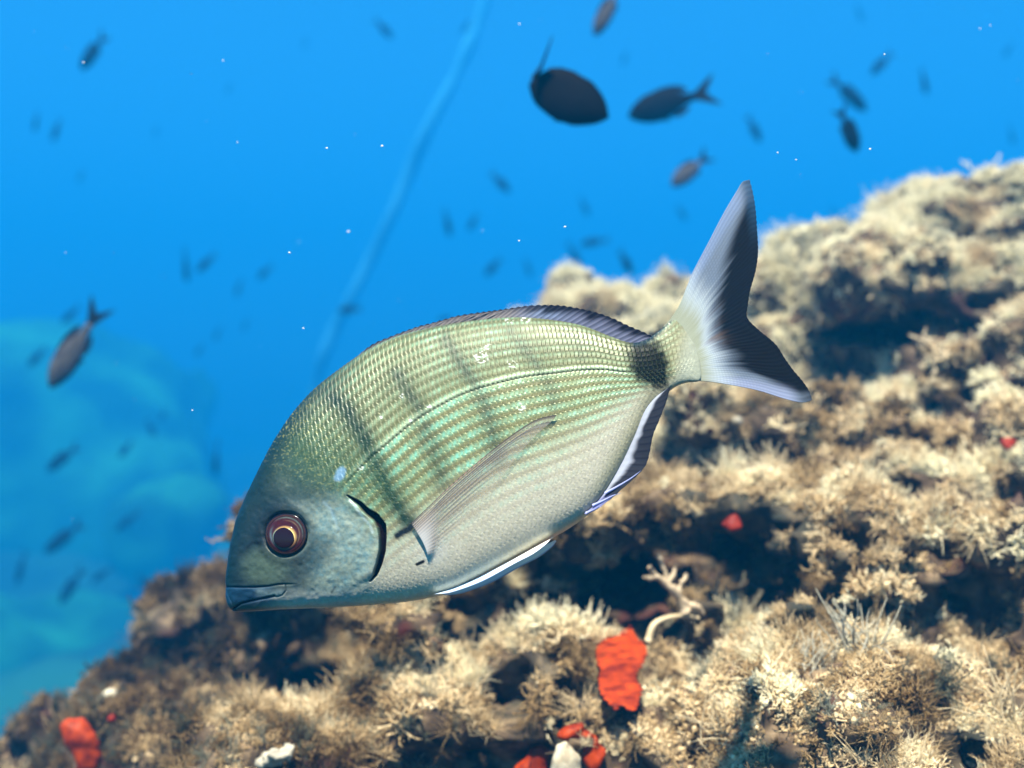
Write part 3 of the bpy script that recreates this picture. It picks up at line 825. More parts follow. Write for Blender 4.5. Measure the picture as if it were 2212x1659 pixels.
# (x, y, distance, half width, half height in reference pixels, half depth in m)
RB = 1.12                      # how far the whole reef stands back
MASS = [(1860, 1475, .545, 110, 22, .05), (880, 1175, .80, 270, 45, .16), (1240, 1085, .82, 210, 45, .16), (640, 1290, .84, 60, 40, .10), (1985, 585, 1.06, 210, 52, .10), (2140, 735, .90, 170, 40, .07), (1600, 1105, .72, 170, 34, .09), (1790, 1150, .68, 100, 30, .09), (2130, 560, 1.20, 250, 200, .16), (1800, 650, 1.15, 180, 160, .12), (1960, 560, 1.18, 150, 100, .10), (1640, 760, 1.15, 150, 160, .12),  # leading ledges are added to shade the hollows, some unseen behind the bream
        (1330, 745, 1.35, 200, 150, .14), (1200, 780, 1.35, 120, 120, .12), (1480, 800, 1.20, 170, 160, .14),
        (2180, 800, .95, 190, 130, .12), (1960, 950, .92, 240, 120, .13), (1560, 980, .92, 210, 140, .15), (1760, 990, .88, 200, 120, .13),
        (2120, 1060, .80, 230, 140, .13), (1850, 1090, .78, 200, 100, .12), (1560, 1120, .80, 150, 90, .10),
        (2060, 1300, .66, 200, 160, .11), (1880, 1390, .62, 120, 170, .09), (2180, 1480, .60, 160, 190, .10), (1950, 1600, .56, 240, 130, .09),
        (1640, 1520, .60, 260, 110, .09), (1500, 1660, .55, 230, 120, .08), (1700, 1700, .53, 300, 130, .09), (1470, 1390, .68, 160, 110, .08),
        (1240, 1450, .66, 190, 110, .09), (1080, 1590, .60, 230, 90, .09), (1300, 1640, .58, 200, 110, .08), (880, 1640, .62, 180, 90, .08), (620, 1650, .60, 100, 70, .05),
        (450, 1310, .98, 105, 95, .12), (560, 1330, 1.0, 150, 120, .12), (420, 1430, .95, 130, 100, .12), (350, 1510, .92, 130, 95, .12), (190, 1620, .88, 150, 95, .12), (30, 1690, .84, 130, 100, .11),
        (600, 1490, .88, 230, 120, .13), (800, 1520, .80, 220, 110, .11), (420, 1620, .76, 220, 90, .11), (700, 1400, 1.1, 260, 150, .12), (950, 1300, 1.2, 260, 160, .12), (1150, 1200, 1.2, 240, 190, .13),
        (1300, 1100, 1.0, 200, 160, .14), (1380, 950, 1.1, 240, 170, .15)]
for px, py, d, rx, rz, ry in MASS:
    d *= RB
    add_ell(at(px, py + (12 if d < .92 else 40), d), (rx / FOC * d, ry, rz / FOC * d), .03)
# the body of the reef beneath and behind
for c, r in (((.38, 1.28, -.46), (.60, .60, .42)), ((.62, .95, -.40), (.55, .60, .36)), ((-.12, .95, -.55), (.52, .42, .26)), ((.3, .62, -.44), (.50, .34, .24)), ((.85, 1.3, -.15), (.4, .5, .40))):
    add_ell(c, r, .05)
HOLES = [(1720, 640, 1.00, 60, 60, .09), (1950, 715, 1.02, 165, 66, .20), (2110, 665, 1.02, 120, 45, .16), (1850, 770, .99, 105, 80, .15), (2130, 868, .84, 130, 45, .11), (2030, 890, .80, 60, 40, .06),
         (1640, 1225, .72, 140, 90, .20), (1530, 1200, .76, 100, 75, .18), (1760, 1250, .68, 80, 50, .12), (1330, 1250, .86, 160, 90, .24), (1180, 1310, .86, 150, 92, .24), (940, 1350, .90, 190, 85, .28), (720, 1420, .90, 100, 60, .2),
         (800, 1470, .78, 90, 50, .10), (1875, 1560, .58, 115, 75, .12), (1530, 1440, .62, 60, 30, .06), (1610, 1440, .60, 50, 30, .05), (2130, 1330, .60, 70, 40, .07), (2190, 1420, .56, 50, 30, .05), (1230, 1560, .60, 60, 35, .06), (1010, 1640, .57, 90, 40, .06), (2090, 1240, .62, 90, 50, .08), (1830, 1170, .70, 60, 35, .06), (1480, 1560, .56, 50, 35, .05),
         (1290, 715, 1.22, 30, 45, .07), (1340, 690, 1.22, 30, 30, .05), (430, 1400, .84, 60, 30, .07), (380, 1530, .80, 45, 30, .06), (600, 1540, .76, 60, 30, .06), (1640, 900, .84, 50, 30, .05), (1560, 1060, .76, 60, 32, .06),
         (2000, 1060, .68, 60, 40, .06), (1950, 980, .80, 50, 30, .05), (2180, 1140, .62, 60, 30, .05), (1700, 1020, .75, 50, 30, .05), (1080, 1500, .62, 50, 30, .05), (900, 1560, .64, 60, 30, .05)]
# medium boulders and knobs in ordered rows give ledges their lumpy edge
rng = np.random.default_rng(11)
for _ in range(460):
    i = rng.integers(len(MASS)); px, py, d, rx, rz, ry = MASS[i]; d *= RB
    a = rng.uniform(-.2, math.pi + .2); e = rng.uniform(-.6, 1.3)
    c = np.array(at(px, py + 12, d)) + np.array([math.cos(a) * math.cos(e) * rx / FOC * d, -abs(math.sin(a)) * math.cos(e) * ry, math.sin(e) * rz / FOC * d]) * .86
    r = rng.uniform(.010, .028) * (.7 + .4 * d)
    add_ell(c, (r * rng.uniform(.8, 1.3), r * rng.uniform(.8, 1.2), r * rng.uniform(.6, 1)), .012)
PITS = []
for _ in range(330):                                       # pits and gaps all over the face of the rock
    i = rng.integers(len(MASS)); px, py, d, rx, rz, ry = MASS[i]; d *= RB
    a = rng.uniform(.15, math.pi - .15); e = rng.uniform(-.5, .7)
    c = np.array(at(px, py + 12, d)) + np.array([math.cos(a) * math.cos(e) * rx / FOC * d, -abs(math.sin(a)) * math.cos(e) * ry, math.sin(e) * rz / FOC * d])
    r = rng.uniform(.007, .021)
    PITS.append((c, r * 1.35))
    cut_ell(c, (r * rng.uniform(1, 2), r * 1.6, r * rng.uniform(.6, 1)), .01)
for px, py, d, rx, rz, ry in HOLES:
    d *= RB
    cut_ell(at(px, py, d), (rx / FOC * d, ry, rz / FOC * d), .02)
band = np.argwhere(np.abs(SD) < .045)
bx, by, bz = (gax[k][band[:, k]].astype(np.float32) for k in range(3))
nz_ = .021 * fbm(bx / .075, by / .075, bz / .075, 2, 5) + .011 * (np.abs(noise(bx / .026, by / .026, bz / .026, 9)) * 2 - .8) + .0055 * noise(bx / .015, by / .013, bz / .013, 10)
SD[band[:, 0], band[:, 1], band[:, 2]] += nz_
SD[0] = SD[-1] = .1; SD[:, 0] = SD[:, -1] = .1; SD[:, :, 0] = SD[:, :, -1] = .1
RV, RQ = surface_nets(SD, LO, GH)
del SD
mreef, N, L = new_mat('reef_rock')
out = N.new('ShaderNodeOutputMaterial'); p = N.new('ShaderNodeBsdfPrincipled'); L.new(p.outputs[0], out.inputs[0])
p.inputs['Roughness'].default_value = .85; p.inputs['Specular IOR Level'].default_value = .15
tc = N.new('ShaderNodeTexCoord')
def nse(scale, det=5):
    n = N.new('ShaderNodeTexNoise'); n.inputs['Scale'].default_value = scale; n.inputs['Detail'].default_value = det; L.new(tc.outputs['Object'], n.inputs['Vector']); return n
def ramp(src, stops):
    r = N.new('ShaderNodeValToRGB'); cr = r.color_ramp
    cr.elements[0].position, cr.elements[0].color = stops[0][0], (*stops[0][1], 1)
    cr.elements[1].position, cr.elements[1].color = stops[-1][0], (*stops[-1][1], 1)
    for pos, c in stops[1:-1]:
        e = cr.elements.new(pos); e.color = (*c, 1)
    L.new(src, r.inputs[0]); return r
n1 = nse(70); n2 = nse(18, 3); n3 = nse(9, 2)
r1 = ramp(n1.outputs[0], [(.32, (.012, .009, .007)), (.5, (.06, .04, .024)), (.68, (.20, .14, .08))])
r2 = ramp(n2.outputs[0], [(.57, (0, 0, 0)), (.68, (1, 1, 1))])
mx = N.new('ShaderNodeMix'); mx.data_type = 'RGBA'; L.new(r2.outputs[0], mx.inputs[0]); L.new(r1.outputs[0], mx.inputs[6]); mx.inputs[7].default_value = (.07, .010, .009, 1)
r3 = ramp(n3.outputs[0], [(.5, (0, 0, 0)), (.62, (1, 1, 1))])
mx2_ = N.new('ShaderNodeMix'); mx2_.data_type = 'RGBA'; mlt = N.new('ShaderNodeMath'); mlt.operation = 'MULTIPLY'; mlt.inputs[1].default_value = .5
L.new(r3.outputs[0], mlt.inputs[0]); L.new(mlt.outputs[0], mx2_.inputs[0]); L.new(mx.outputs[2], mx2_.inputs[6]); mx2_.inputs[7].default_value = (.03, .04, .03, 1)
L.new(mx2_.outputs[2], p.inputs['Base Color'])
b = N.new('ShaderNodeBump'); b.inputs['Strength'].default_value = .8; b.inputs['Distance'].default_value = .004
L.new(n1.outputs[0], b.inputs['Height']); L.new(b.outputs[0], p.inputs['Normal'])
reef = tag(build('rocky_reef', RV, RQ, mreef), kind='structure')
c0 = [((.35, 1.15, -1.7), (.95, .8, 1.45)), ((-.1, 1.0, -2.2), (.9, .7, 1.5)), ((.9, 1.5, -1.8), (1.0, .9, 1.5))]

base = lumps('reef_base', c0, .06, .06, .3, mreef, 8)
base.parent = reef

# ---------------------------------------------------------------- sponges, tufts and shells that can be told apart
def sponge_mat(name, c0, c1):
    m = patchy(name, c0, c1, 120, .35, .65, .55)
    p = [n for n in m.node_tree.nodes if n.type == 'BSDF_PRINCIPLED'][0]
    p.inputs['Specular IOR Level'].default_value = .15; p.inputs['Subsurface Weight'].default_value = .15; p.inputs['Subsurface Radius'].default_value = (.004, .001, .0005)
    return m
m_red = sponge_mat('orange_sponge', (.11, .008, .001), (.36, .040, .002))
m_dred = sponge_mat('dark_red_sponge', (.12, .010, .004), (.26, .022, .008))
m_cream = sponge_mat('cream_crust', (.30, .25, .17), (.66, .60, .44))
m_white = mat_plain('white_shell', (.30, .27, .20), .6, .3, 150, .85)
BARE = []; BAREP = []
def front(px, py, d0=.35, d1=2.2):
    """First rock surface on the line through a picture point, found on the built mesh."""
    a = np.array(at(px, py, 1.0)); a /= np.linalg.norm(a)
    hit, loc, nor, fi = reef.ray_cast(Vector(a * d0), Vector(a), distance=d1)
    return (Vector(loc), Vector(nor)) if hit else (at(px, py, .8), Vector((0, -.7, .7)))
bpy.context.view_layer.update()
def lump_thing(name, blobs, mat, label, cat, res=.0013, amp=.0035, sc_=.016, sink=.3, group=None):
    items = []
    hits = [front(b_[0], b_[1])[0].y for b_ in blobs]
    ys = np.array([b_[1] for b_ in blobs], float); A_ = np.polyfit(ys, hits, 1) if len(blobs) > 3 else np.array([0, min(hits)])
    off = min(0, float(np.min(np.array(hits) - np.polyval(A_, ys)))) * .6 - .010
    for px, py, rx, rz in blobs:
        d = float(np.polyval(A_, py)) + off; q, n = at(px, py, d), Vector((0, -1, 0))
        r = (rx / FOC * d, min(rx, rz) / FOC * d * .30 + .006, rz / FOC * d)
        c_ = q; items.append((tuple(c_), r)); BARE.append((np.array(c_), np.array(r) * 1.15 + .006))
    o = lumps(name, items, res, amp, sc_, mat, 17, 1.6)
    tag(o, label, cat, group)
    return o
def in_poly(X, Z, P):
    r = np.zeros(X.shape, bool); n = len(P)
    for i in range(n):
        (x1, z1), (x2, z2) = P[i], P[(i + 1) % n]
        c = (z1 > Z) != (z2 > Z)
        r ^= c & (X < (x2 - x1) * (Z - z1) / (z2 - z1 + 1e-12) + x1)
    return r
def crust(outline, mat, label, name='sponge', cat='sponge', res=.0011, proud=.006, th=.006, seed=1):
    """A ragged sheet of sponge growing over the rock: the outline at its own depth, rounded and lumpy."""
    cx_, cy_ = np.mean(outline, 0)
    smp = [(cx_ + (x - cx_) * f_, cy_ + (y - cy_) * f_) for x, y in outline for f_ in (1, .75, .5, .25)]
    hits = np.array([front(x, y)[0].y for x, y in smp]); ys = np.array([p_[1] for p_ in smp], float)
    A_ = np.polyfit(ys, hits, 1) if len(outline) > 11 else np.array([0, np.median(hits)])
    off = max(float(np.percentile(hits - np.polyval(A_, ys), 5)), -.06) - proud
    dm = float(np.polyval(A_, ys.mean())) + off
    A_[0] = np.clip(A_[0], -6e-4, 6e-4) if len(outline) > 11 else 0
    dd = [dm + A_[0] * (y - ys.mean()) for x, y in outline]
    P = [(at(x, y, d_).x, at(x, y, d_).z) for (x, y), d_ in zip(outline, dd)]
    slope = np.polyfit([p_[1] for p_ in P], dd, 1)[0] if A_[0] else 0.0      # change of depth with height
    zc = np.mean([p_[1] for p_ in P]); pad = .010
    lo = np.array([min(p_[0] for p_ in P) - pad, 0, min(p_[1] for p_ in P) - pad]); hi = np.array([max(p_[0] for p_ in P) + pad, 0, max(p_[1] for p_ in P) + pad])
    yr = abs(slope) * (hi[2] - lo[2]) / 2 + .02
    lo[1], hi[1] = dm - yr, dm + yr
    ax = [np.arange(lo[k], hi[k], res) for k in range(3)]
    X2, Z2 = np.meshgrid(ax[0], ax[2], indexing='ij')
    nx = noise(X2 / .011, Z2 / .011, X2 * 0, seed) * .0028 + noise(X2 / .0045, Z2 / .0045, X2 * 0, seed + 1) * .0012
    d, _ = seg_dist(X2, Z2, P + [P[0]]); d = np.where(in_poly(X2, Z2, P), -d, d) + nx
    G = np.meshgrid(*ax, indexing='ij')
    yc = dm + slope * (G[2] - zc) - .004 * noise(G[0] / .02, G[2] / .016, G[0] * 0, seed + 2) - .0016 * noise(G[0] / .007, G[2] / .006, G[0] * 0, seed + 3)
    q = np.maximum(d[:, None, :] + th, 0)
    D = np.sqrt(q * q + (G[1] - yc) ** 2) - th
    V, Q = surface_nets(D, lo, res)
    o = build(name, V, Q, mat)
    BAREP.append(([(cx_ + (x - cx_) * 1.12, cy_ + (y - cy_) * 1.12 + 8) for x, y in outline], dm + .05))
    return tag(o, label, cat)
def dot(x, y, r): return [(x + r * math.cos(a) * random.uniform(.7, 1.2), y + r * math.sin(a) * random.uniform(.7, 1.2)) for a in np.linspace(0, 6.28, 8)[:-1]]
crust([(1364, 1342), (1379, 1364), (1404, 1374), (1402, 1414), (1389, 1439), (1372, 1457), (1382, 1484), (1387, 1542), (1357, 1557), (1329, 1542), (1312, 1514), (1289, 1492), (1289, 1464), (1307, 1442), (1287, 1429), (1289, 1399), (1312, 1374), (1342, 1357)],
      m_red, 'tall bright orange red encrusting sponge on the rock below the tail', seed=11)
crust([(1199, 1577), (1227, 1559), (1257, 1562), (1252, 1578), (1269, 1589), (1247, 1602), (1212, 1599), (1190, 1614)], m_red, 'small orange red sponge forming the top of the arch at the bottom edge', seed=21)
crust([(1279, 1594), (1289, 1612), (1307, 1627), (1292, 1654), (1275, 1690), (1257, 1634), (1262, 1607)], m_red, 'red sponge right of the cream crust at the bottom edge', seed=31)
crust([(1169, 1609), (1186, 1619), (1186, 1660), (1160, 1700), (1114, 1665), (1147, 1637)], m_red, 'red sponge left of the cream crust at the bottom edge', seed=41)
crust([(1205, 1608), (1240, 1608), (1258, 1640), (1250, 1690), (1192, 1690), (1194, 1635)], m_cream, 'smooth cream crust framed by red sponges at the bottom edge', 'encrusting_growth', 'encrusting growth', seed=51)
crust([(145, 1553), (175, 1555), (200, 1588), (220, 1633), (212, 1665), (170, 1665), (140, 1598), (132, 1573)], m_red, 'blurred orange red sponge low on the left end of the reef', res=.0018, seed=61)
crust(dot(238, 1552, 9), m_dred, 'tiny dark red sponge above the blurred orange one at left', seed=62, th=.003)
crust([(1566, 1122), (1586, 1112), (1593, 1137), (1576, 1147), (1556, 1134)], m_dred, 'small red sponge patch above the dark hollow right of the tail', seed=63, th=.003)
crust([(2160, 945), (2182, 938), (2200, 950), (2196, 964), (2176, 966)], m_dred, 'dark red sponge at the right edge of the reef', seed=64, th=.003)
crust(dot(890, 1525, 7), m_dred, 'tiny dark red sponge spot on the middle ridge', seed=65, th=.002)
def pebble(name, blobs, label, cat):
    return lump_thing(name, blobs, m_white, label, cat, .0010, .0024, .006, 0)
pebble('shell', [(600, 1634, 20, 14), (572, 1645, 18, 10), (618, 1622, 10, 9)], 'bright white shelly lump at the bottom edge left of centre', 'shell')
pebble('shell', [(1767, 671, 10, 15)], 'small white shell on the rock right of the tail fin', 'shell')
pebble('shell', [(1590, 908, 8, 6)], 'small white shell on the rock under the lower tail lobe', 'shell')
lump_thing('shell', [(238, 1500, 14, 10)], m_cream, 'pale blurred shell fragment on the left slope', 'shell', .0012, .0006, .006, 0)


# ---------------------------------------------------------------- turf algae: thousands of small tufts scattered on the rock
def add_strand(V, F, p0, d, ln, r, segs, curl, rg, sides=3):
    P = [np.array(p0, float)]; d = np.array(d, float); d /= np.linalg.norm(d)
    cv = rg.normal(size=3) * curl
    for s in range(segs):
        d = d + cv / segs + rg.normal(size=3) * curl * .35; d /= np.linalg.norm(d)
        P.append(P[-1] + d * ln / segs)
    u = np.cross(d, [0.3, .5, .8]); u /= np.linalg.norm(u); w_ = np.cross(d, u)
    b = len(V)
    for i, q in enumerate(P):
        rr = r * (1 - .75 * i / segs)
        for k in range(sides):
            a = 2 * math.pi * k / sides
            V.append(q + rr * (math.cos(a) * u + math.sin(a) * w_))
    for i in range(segs):
        for k in range(sides):
            k2 = (k + 1) % sides
            F.append((b + i * sides + k, b + i * sides + k2, b + (i + 1) * sides + k2, b + (i + 1) * sides + k))
    F.append(tuple(b + segs * sides + k for k in range(sides)))
    return P
def tuft_mesh(name, kind, seed, mat):
    rg = np.random.default_rng(seed); V, F = [], []
    if kind == 'bushy':          # stubby, forked, knobbly branchlets
        for k in range(11):
            d = rg.normal(size=3) * .75 + (0, 0, .8)
            P = add_strand(V, F, rg.normal(size=3) * .12 * (1, 1, .2), d, rg.uniform(.5, 1.0), .085, 3, .5, rg, 4)
            for m in range(3):
                q = P[rg.integers(1, 4)]
                add_strand(V, F, q, rg.normal(size=3) + d * .5, rg.uniform(.18, .42), .06, 2, .4, rg, 3)
    elif kind == 'hairy':
        for k in range(34):
            d = rg.normal(size=3) * .55 + (0, 0, .9)
            add_strand(V, F, rg.normal(size=3) * .16 * (1, 1, .2), d, rg.uniform(.6, 1.25), .022, 4, .55, rg, 3)
    elif kind == 'plume':        # feathery
        for k in range(8):
            d = rg.normal(size=3) * .45 + (0, 0, .9)
            P = add_strand(V, F, rg.normal(size=3) * .1 * (1, 1, .2), d, rg.uniform(.9, 1.4), .035, 6, .5, rg, 3)
            for i in range(1, 7):
                for m in range(4):
                    add_strand(V, F, P[i], rg.normal(size=3) + d * .7, .26 * (1 - i / 9), .016, 2, .3, rg, 3)
    else:                        # crumb: irregular lumps
        for k in range(9):
            c = rg.normal(size=3) * (.35, .35, .18) + (0, 0, .12); r = rg.uniform(.10, .26)
            b = len(V)
            oc = [(1, 0, 0), (-1, 0, 0), (0, 1, 0), (0, -1, 0), (0, 0, 1), (0, 0, -1)]
            for o in oc: V.append(c + np.array(o) * r * rg.uniform(.6, 1.3))
            for f in ((0, 2, 4), (2, 1, 4), (1, 3, 4), (3, 0, 4), (2, 0, 5), (1, 2, 5), (3, 1, 5), (0, 3, 5)): F.append(tuple(b + i for i in f))
    me = bpy.data.meshes.new(name); me.from_pydata([tuple(v) for v in V], [], F); me.update()
    me.polygons.foreach_set('use_smooth', np.full(len(me.polygons), kind != 'crumb'))
    me.materials.append(mat)
    return bpy.data.objects.new(name, me)        # only a source for the scatter, never linked to the scene

def algae_mat(name, stops):
    m, N, L = new_mat(name)
    out = N.new('ShaderNodeOutputMaterial'); p = N.new('ShaderNodeBsdfPrincipled')
    at_ = N.new('ShaderNodeAttribute'); at_.attribute_type = 'INSTANCER'; at_.attribute_name = 'tint'
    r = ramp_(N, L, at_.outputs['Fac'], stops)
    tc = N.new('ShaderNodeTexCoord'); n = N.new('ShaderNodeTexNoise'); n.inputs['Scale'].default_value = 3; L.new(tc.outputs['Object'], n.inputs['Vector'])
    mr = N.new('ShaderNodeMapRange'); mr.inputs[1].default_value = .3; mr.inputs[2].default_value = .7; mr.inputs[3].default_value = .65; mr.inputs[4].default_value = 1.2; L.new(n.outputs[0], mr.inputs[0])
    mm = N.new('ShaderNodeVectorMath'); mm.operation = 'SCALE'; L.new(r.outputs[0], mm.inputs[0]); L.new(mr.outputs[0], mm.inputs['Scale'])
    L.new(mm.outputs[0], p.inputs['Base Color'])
    p.inputs['Roughness'].default_value = .6; p.inputs['Specular IOR Level'].default_value = .25
    tl = N.new('ShaderNodeBsdfTranslucent'); L.new(mm.outputs[0], tl.inputs[0])
    mx = N.new('ShaderNodeMixShader'); mx.inputs[0].default_value = .42
    L.new(p.outputs[0], mx.inputs[1]); L.new(tl.outputs[0], mx.inputs[2]); L.new(mx.outputs[0], out.inputs[0])
    return m
def ramp_(N, L, src, stops):
    r = N.new('ShaderNodeValToRGB'); cr = r.color_ramp
    cr.elements[0].position, cr.elements[0].color = stops[0][0], (*stops[0][1], 1)
    cr.elements[1].position, cr.elements[1].color = stops[-1][0], (*stops[-1][1], 1)
    for pos, c in stops[1:-1]:
        e = cr.elements.new(pos); e.color = (*c, 1)
    L.new(src, r.inputs[0]); return r
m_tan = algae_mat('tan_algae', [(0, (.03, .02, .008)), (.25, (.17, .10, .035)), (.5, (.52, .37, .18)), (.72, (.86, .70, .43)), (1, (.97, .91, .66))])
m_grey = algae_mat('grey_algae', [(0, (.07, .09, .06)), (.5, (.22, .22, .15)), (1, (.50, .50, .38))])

def scatter(name, pts, nor, scl, tint, sources, seed, label):
    me = bpy.data.meshes.new(name)
    me.vertices.add(len(pts)); me.vertices.foreach_set('co', pts.astype(np.float32).ravel())
    for nm, typ, dat in (('nrm', 'FLOAT_VECTOR', nor), ('scl', 'FLOAT', scl), ('tint', 'FLOAT', tint)):
        a = me.attributes.new(nm, typ, 'POINT'); a.data.foreach_set('vector' if typ == 'FLOAT_VECTOR' else 'value', dat.astype(np.float32).ravel())
    me.update()
    o = bpy.data.objects.new(name, me); sc.collection.objects.link(o)
    ng = bpy.data.node_groups.new(name, 'GeometryNodeTree')
    ng.interface.new_socket('Geometry', in_out='INPUT', socket_type='NodeSocketGeometry'); ng.interface.new_socket('Geometry', in_out='OUTPUT', socket_type='NodeSocketGeometry')
    N, L = ng.nodes, ng.links
    gi, go = N.new('NodeGroupInput'), N.new('NodeGroupOutput')
    g2i = N.new('GeometryNodeGeometryToInstance')
    for s in reversed(sources):
        oi = N.new('GeometryNodeObjectInfo'); oi.inputs['Object'].default_value = s; oi.inputs['As Instance'].default_value = True
        L.new(oi.outputs['Geometry'], g2i.inputs[0])
    iop = N.new('GeometryNodeInstanceOnPoints'); iop.inputs['Pick Instance'].default_value = True
    na = N.new('GeometryNodeInputNamedAttribute'); na.data_type = 'FLOAT_VECTOR'; na.inputs[0].default_value = 'nrm'
    ns = N.new('GeometryNodeInputNamedAttribute'); ns.data_type = 'FLOAT'; ns.inputs[0].default_value = 'scl'
    al = N.new('FunctionNodeAlignRotationToVector'); al.axis = 'Z'
    L.new(na.outputs[0], al.inputs['Vector'])
    rv = N.new('FunctionNodeRandomValue'); rv.data_type = 'FLOAT_VECTOR'; rv.inputs[0].default_value = (0, 0, 0); rv.inputs[1].default_value = (0, 0, 6.283); rv.inputs['Seed'].default_value = seed
    e2r = N.new('FunctionNodeEulerToRotation'); L.new(rv.outputs[0], e2r.inputs[0])
    rr = N.new('FunctionNodeRotateRotation'); rr.rotation_space = 'LOCAL'; L.new(al.outputs[0], rr.inputs[0]); L.new(e2r.outputs[0], rr.inputs[1])
    ri = N.new('FunctionNodeRandomValue'); ri.data_type = 'INT'; ri.inputs[4].default_value = 0; ri.inputs[5].default_value = len(sources) - 1; ri.inputs['Seed'].default_value = seed + 1
    L.new(gi.outputs[0], iop.inputs['Points']); L.new(g2i.outputs[0], iop.inputs['Instance']); L.new(rr.outputs[0], iop.inputs['Rotation']); L.new(ns.outputs[0], iop.inputs['Scale']); L.new(ri.outputs[2], iop.inputs['Instance Index'])
    L.new(iop.outputs[0], go.inputs[0])
    md = o.modifiers.new('scatter', 'NODES'); md.node_group = ng
    return tag(o, label, kind='stuff')

# sample the rock surface that faces the open water
P0 = RV[RQ]                                    # quads
qc = P0.mean(1); qn = np.cross(P0[:, 2] - P0[:, 0], P0[:, 3] - P0[:, 1]); qa = np.linalg.norm(qn, axis=1) * .5; qn = qn / (2 * qa[:, None] + 1e-12)
view = -qc / np.linalg.norm(qc, axis=1, keepdims=True)
u_ = qc[:, 0] / qc[:, 1]; v_ = qc[:, 2] / qc[:, 1]
infr = (np.abs(u_) < .60) & (v_ > -.50) & (v_ < .42)
facing = (qn * view).sum(1)
ok = infr & (facing > -.25)
rg = np.random.default_rng(5)
def pick(n, wgt):
    wgt = wgt / wgt.sum(); i = rg.choice(len(qc), n, p=wgt)
    a, b = rg.random((2, n, 1))
    q = P0[i]; pt = (q[:, 0] * (1 - a) + q[:, 1] * a) * (1 - b) + (q[:, 3] * (1 - a) + q[:, 2] * a) * b
    return i, pt
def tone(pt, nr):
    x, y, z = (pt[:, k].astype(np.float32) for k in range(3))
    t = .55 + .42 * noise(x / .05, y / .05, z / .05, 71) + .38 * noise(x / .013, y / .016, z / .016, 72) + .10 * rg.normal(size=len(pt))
    t = t + .46 * sstep(.90, 1.2, pt[:, 1]) * sstep(-.1, .1, pt[:, 0]) - .34 * sstep(.12, -.14, pt[:, 0])  # sunlit far right paler, shaded left side darker, put into the tint
    return np.clip(t + .18 * np.clip(nr[:, 2], -.6, 1), 0, 1)  # upward faces tinted lighter, light from above put into the colour
cov = lambda pt, s, sd: noise((pt[:, 0] / s).astype(np.float32), (pt[:, 1] / s).astype(np.float32), (pt[:, 2] / s).astype(np.float32), sd)
wb = qa * ok * np.clip(.35 + .75 * qn[:, 2], .06, 1.2) / np.maximum(qc[:, 1], .45) ** .6
upv = np.array([0, 0, 1.0])
def lay(name, n, kind, mats, smin, smax, seed, label, keep, lean=.5, nvar=4, wmul=None):
    i, pt = pick(n, wb if wmul is None else wb * wmul)
    k = keep(pt)
    for px, py, d, rx, rz, ry in HOLES:                       # hollows kept nearly bare: the dark rock adds to their shade
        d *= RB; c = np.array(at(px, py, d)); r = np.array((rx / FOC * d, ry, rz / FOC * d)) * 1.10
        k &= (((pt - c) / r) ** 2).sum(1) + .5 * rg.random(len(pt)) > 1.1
    for poly, dd in BAREP: k &= ~(in_poly(pt[:, 0] / pt[:, 1] * FOC + CX, -pt[:, 2] / pt[:, 1] * FOC + CY, poly) & (pt[:, 1] < dd))
    for c, r in PITS: k &= ((pt - c) ** 2).sum(1) > r * r  # pits left bare too, dark rock standing in for deeper shade
    for c, r in BARE: k &= (((pt - c) / r) ** 2).sum(1) > 1
    i, pt = i[k], pt[k]
    nr = qn[i]; d = nr + upv * lean + rg.normal(size=nr.shape) * .25; d /= np.linalg.norm(d, axis=1, keepdims=True)
    s = rg.uniform(smin, smax, len(pt)) * (.55 + .55 * np.maximum(pt[:, 1], .45)) * (.62 + .95 * cov(pt, .03, seed) ** 2)
    src = [tuft_mesh(name + '_tuft', kind, seed * 10 + v, mats) for v in range(nvar)]
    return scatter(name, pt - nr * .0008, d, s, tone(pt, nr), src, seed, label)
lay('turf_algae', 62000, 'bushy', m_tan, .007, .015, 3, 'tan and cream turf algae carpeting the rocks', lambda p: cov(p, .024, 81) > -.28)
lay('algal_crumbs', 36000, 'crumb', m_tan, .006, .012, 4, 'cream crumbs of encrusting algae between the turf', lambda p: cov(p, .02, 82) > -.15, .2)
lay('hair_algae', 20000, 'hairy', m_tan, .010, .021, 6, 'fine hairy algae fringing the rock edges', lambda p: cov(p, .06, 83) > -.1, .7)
lay('grey_algae', 16000, 'plume', m_grey, .008, .015, 7, 'greyish feathery algae in patches on the rock', lambda p: cov(p, .07, 84) > .25 - .6 * sstep(.1, -.12, p[:, 0]), .6)  # more of it at left, where its grey stands in for shade
def branching(name, px, py, size, kind, mat, label, cat, seed, lean=(0, -.4, 1), group=None):
    q, n = front(px, py)
    s = tuft_mesh(name, kind, seed, mat)
    s.location = q; s.scale = (size,) * 3
    d = (Vector(lean) + n * .5).normalized()
    s.rotation_euler = d.to_track_quat('Z', 'Y').to_euler()
    sc.collection.objects.link(s)
    return tag(s, label, cat, group)
m_pale = mat_plain('pale_alga', (.44, .35, .21), .6, .3, 60, .7)
m_finger = mat_plain('pale_finger', (.40, .31, .20), .7, .2, 60, .6)
m_feather = mat_plain('feathery_alga', (.36, .34, .26), .7, .2, 60, .7)
branching('feathery_alga', 1850, 1400, .030, 'hairy', m_feather, 'large grey feathery alga tuft on the ridge in the lower right', 'alga', 301)
branching('feathery_alga', 1760, 1440, .022, 'hairy', m_feather, 'smaller grey feathery alga left of the large feathery tuft', 'alga', 302)
branching('hairy_alga', 2170, 1560, .034, 'hairy', m_pale, 'pale stringy alga tuft at the lower right edge', 'alga', 303)
branching('hairy_alga', 1560, 1590, .026, 'hairy', m_pale, 'pale hairy alga tuft right of the tall orange sponge', 'alga', 304)
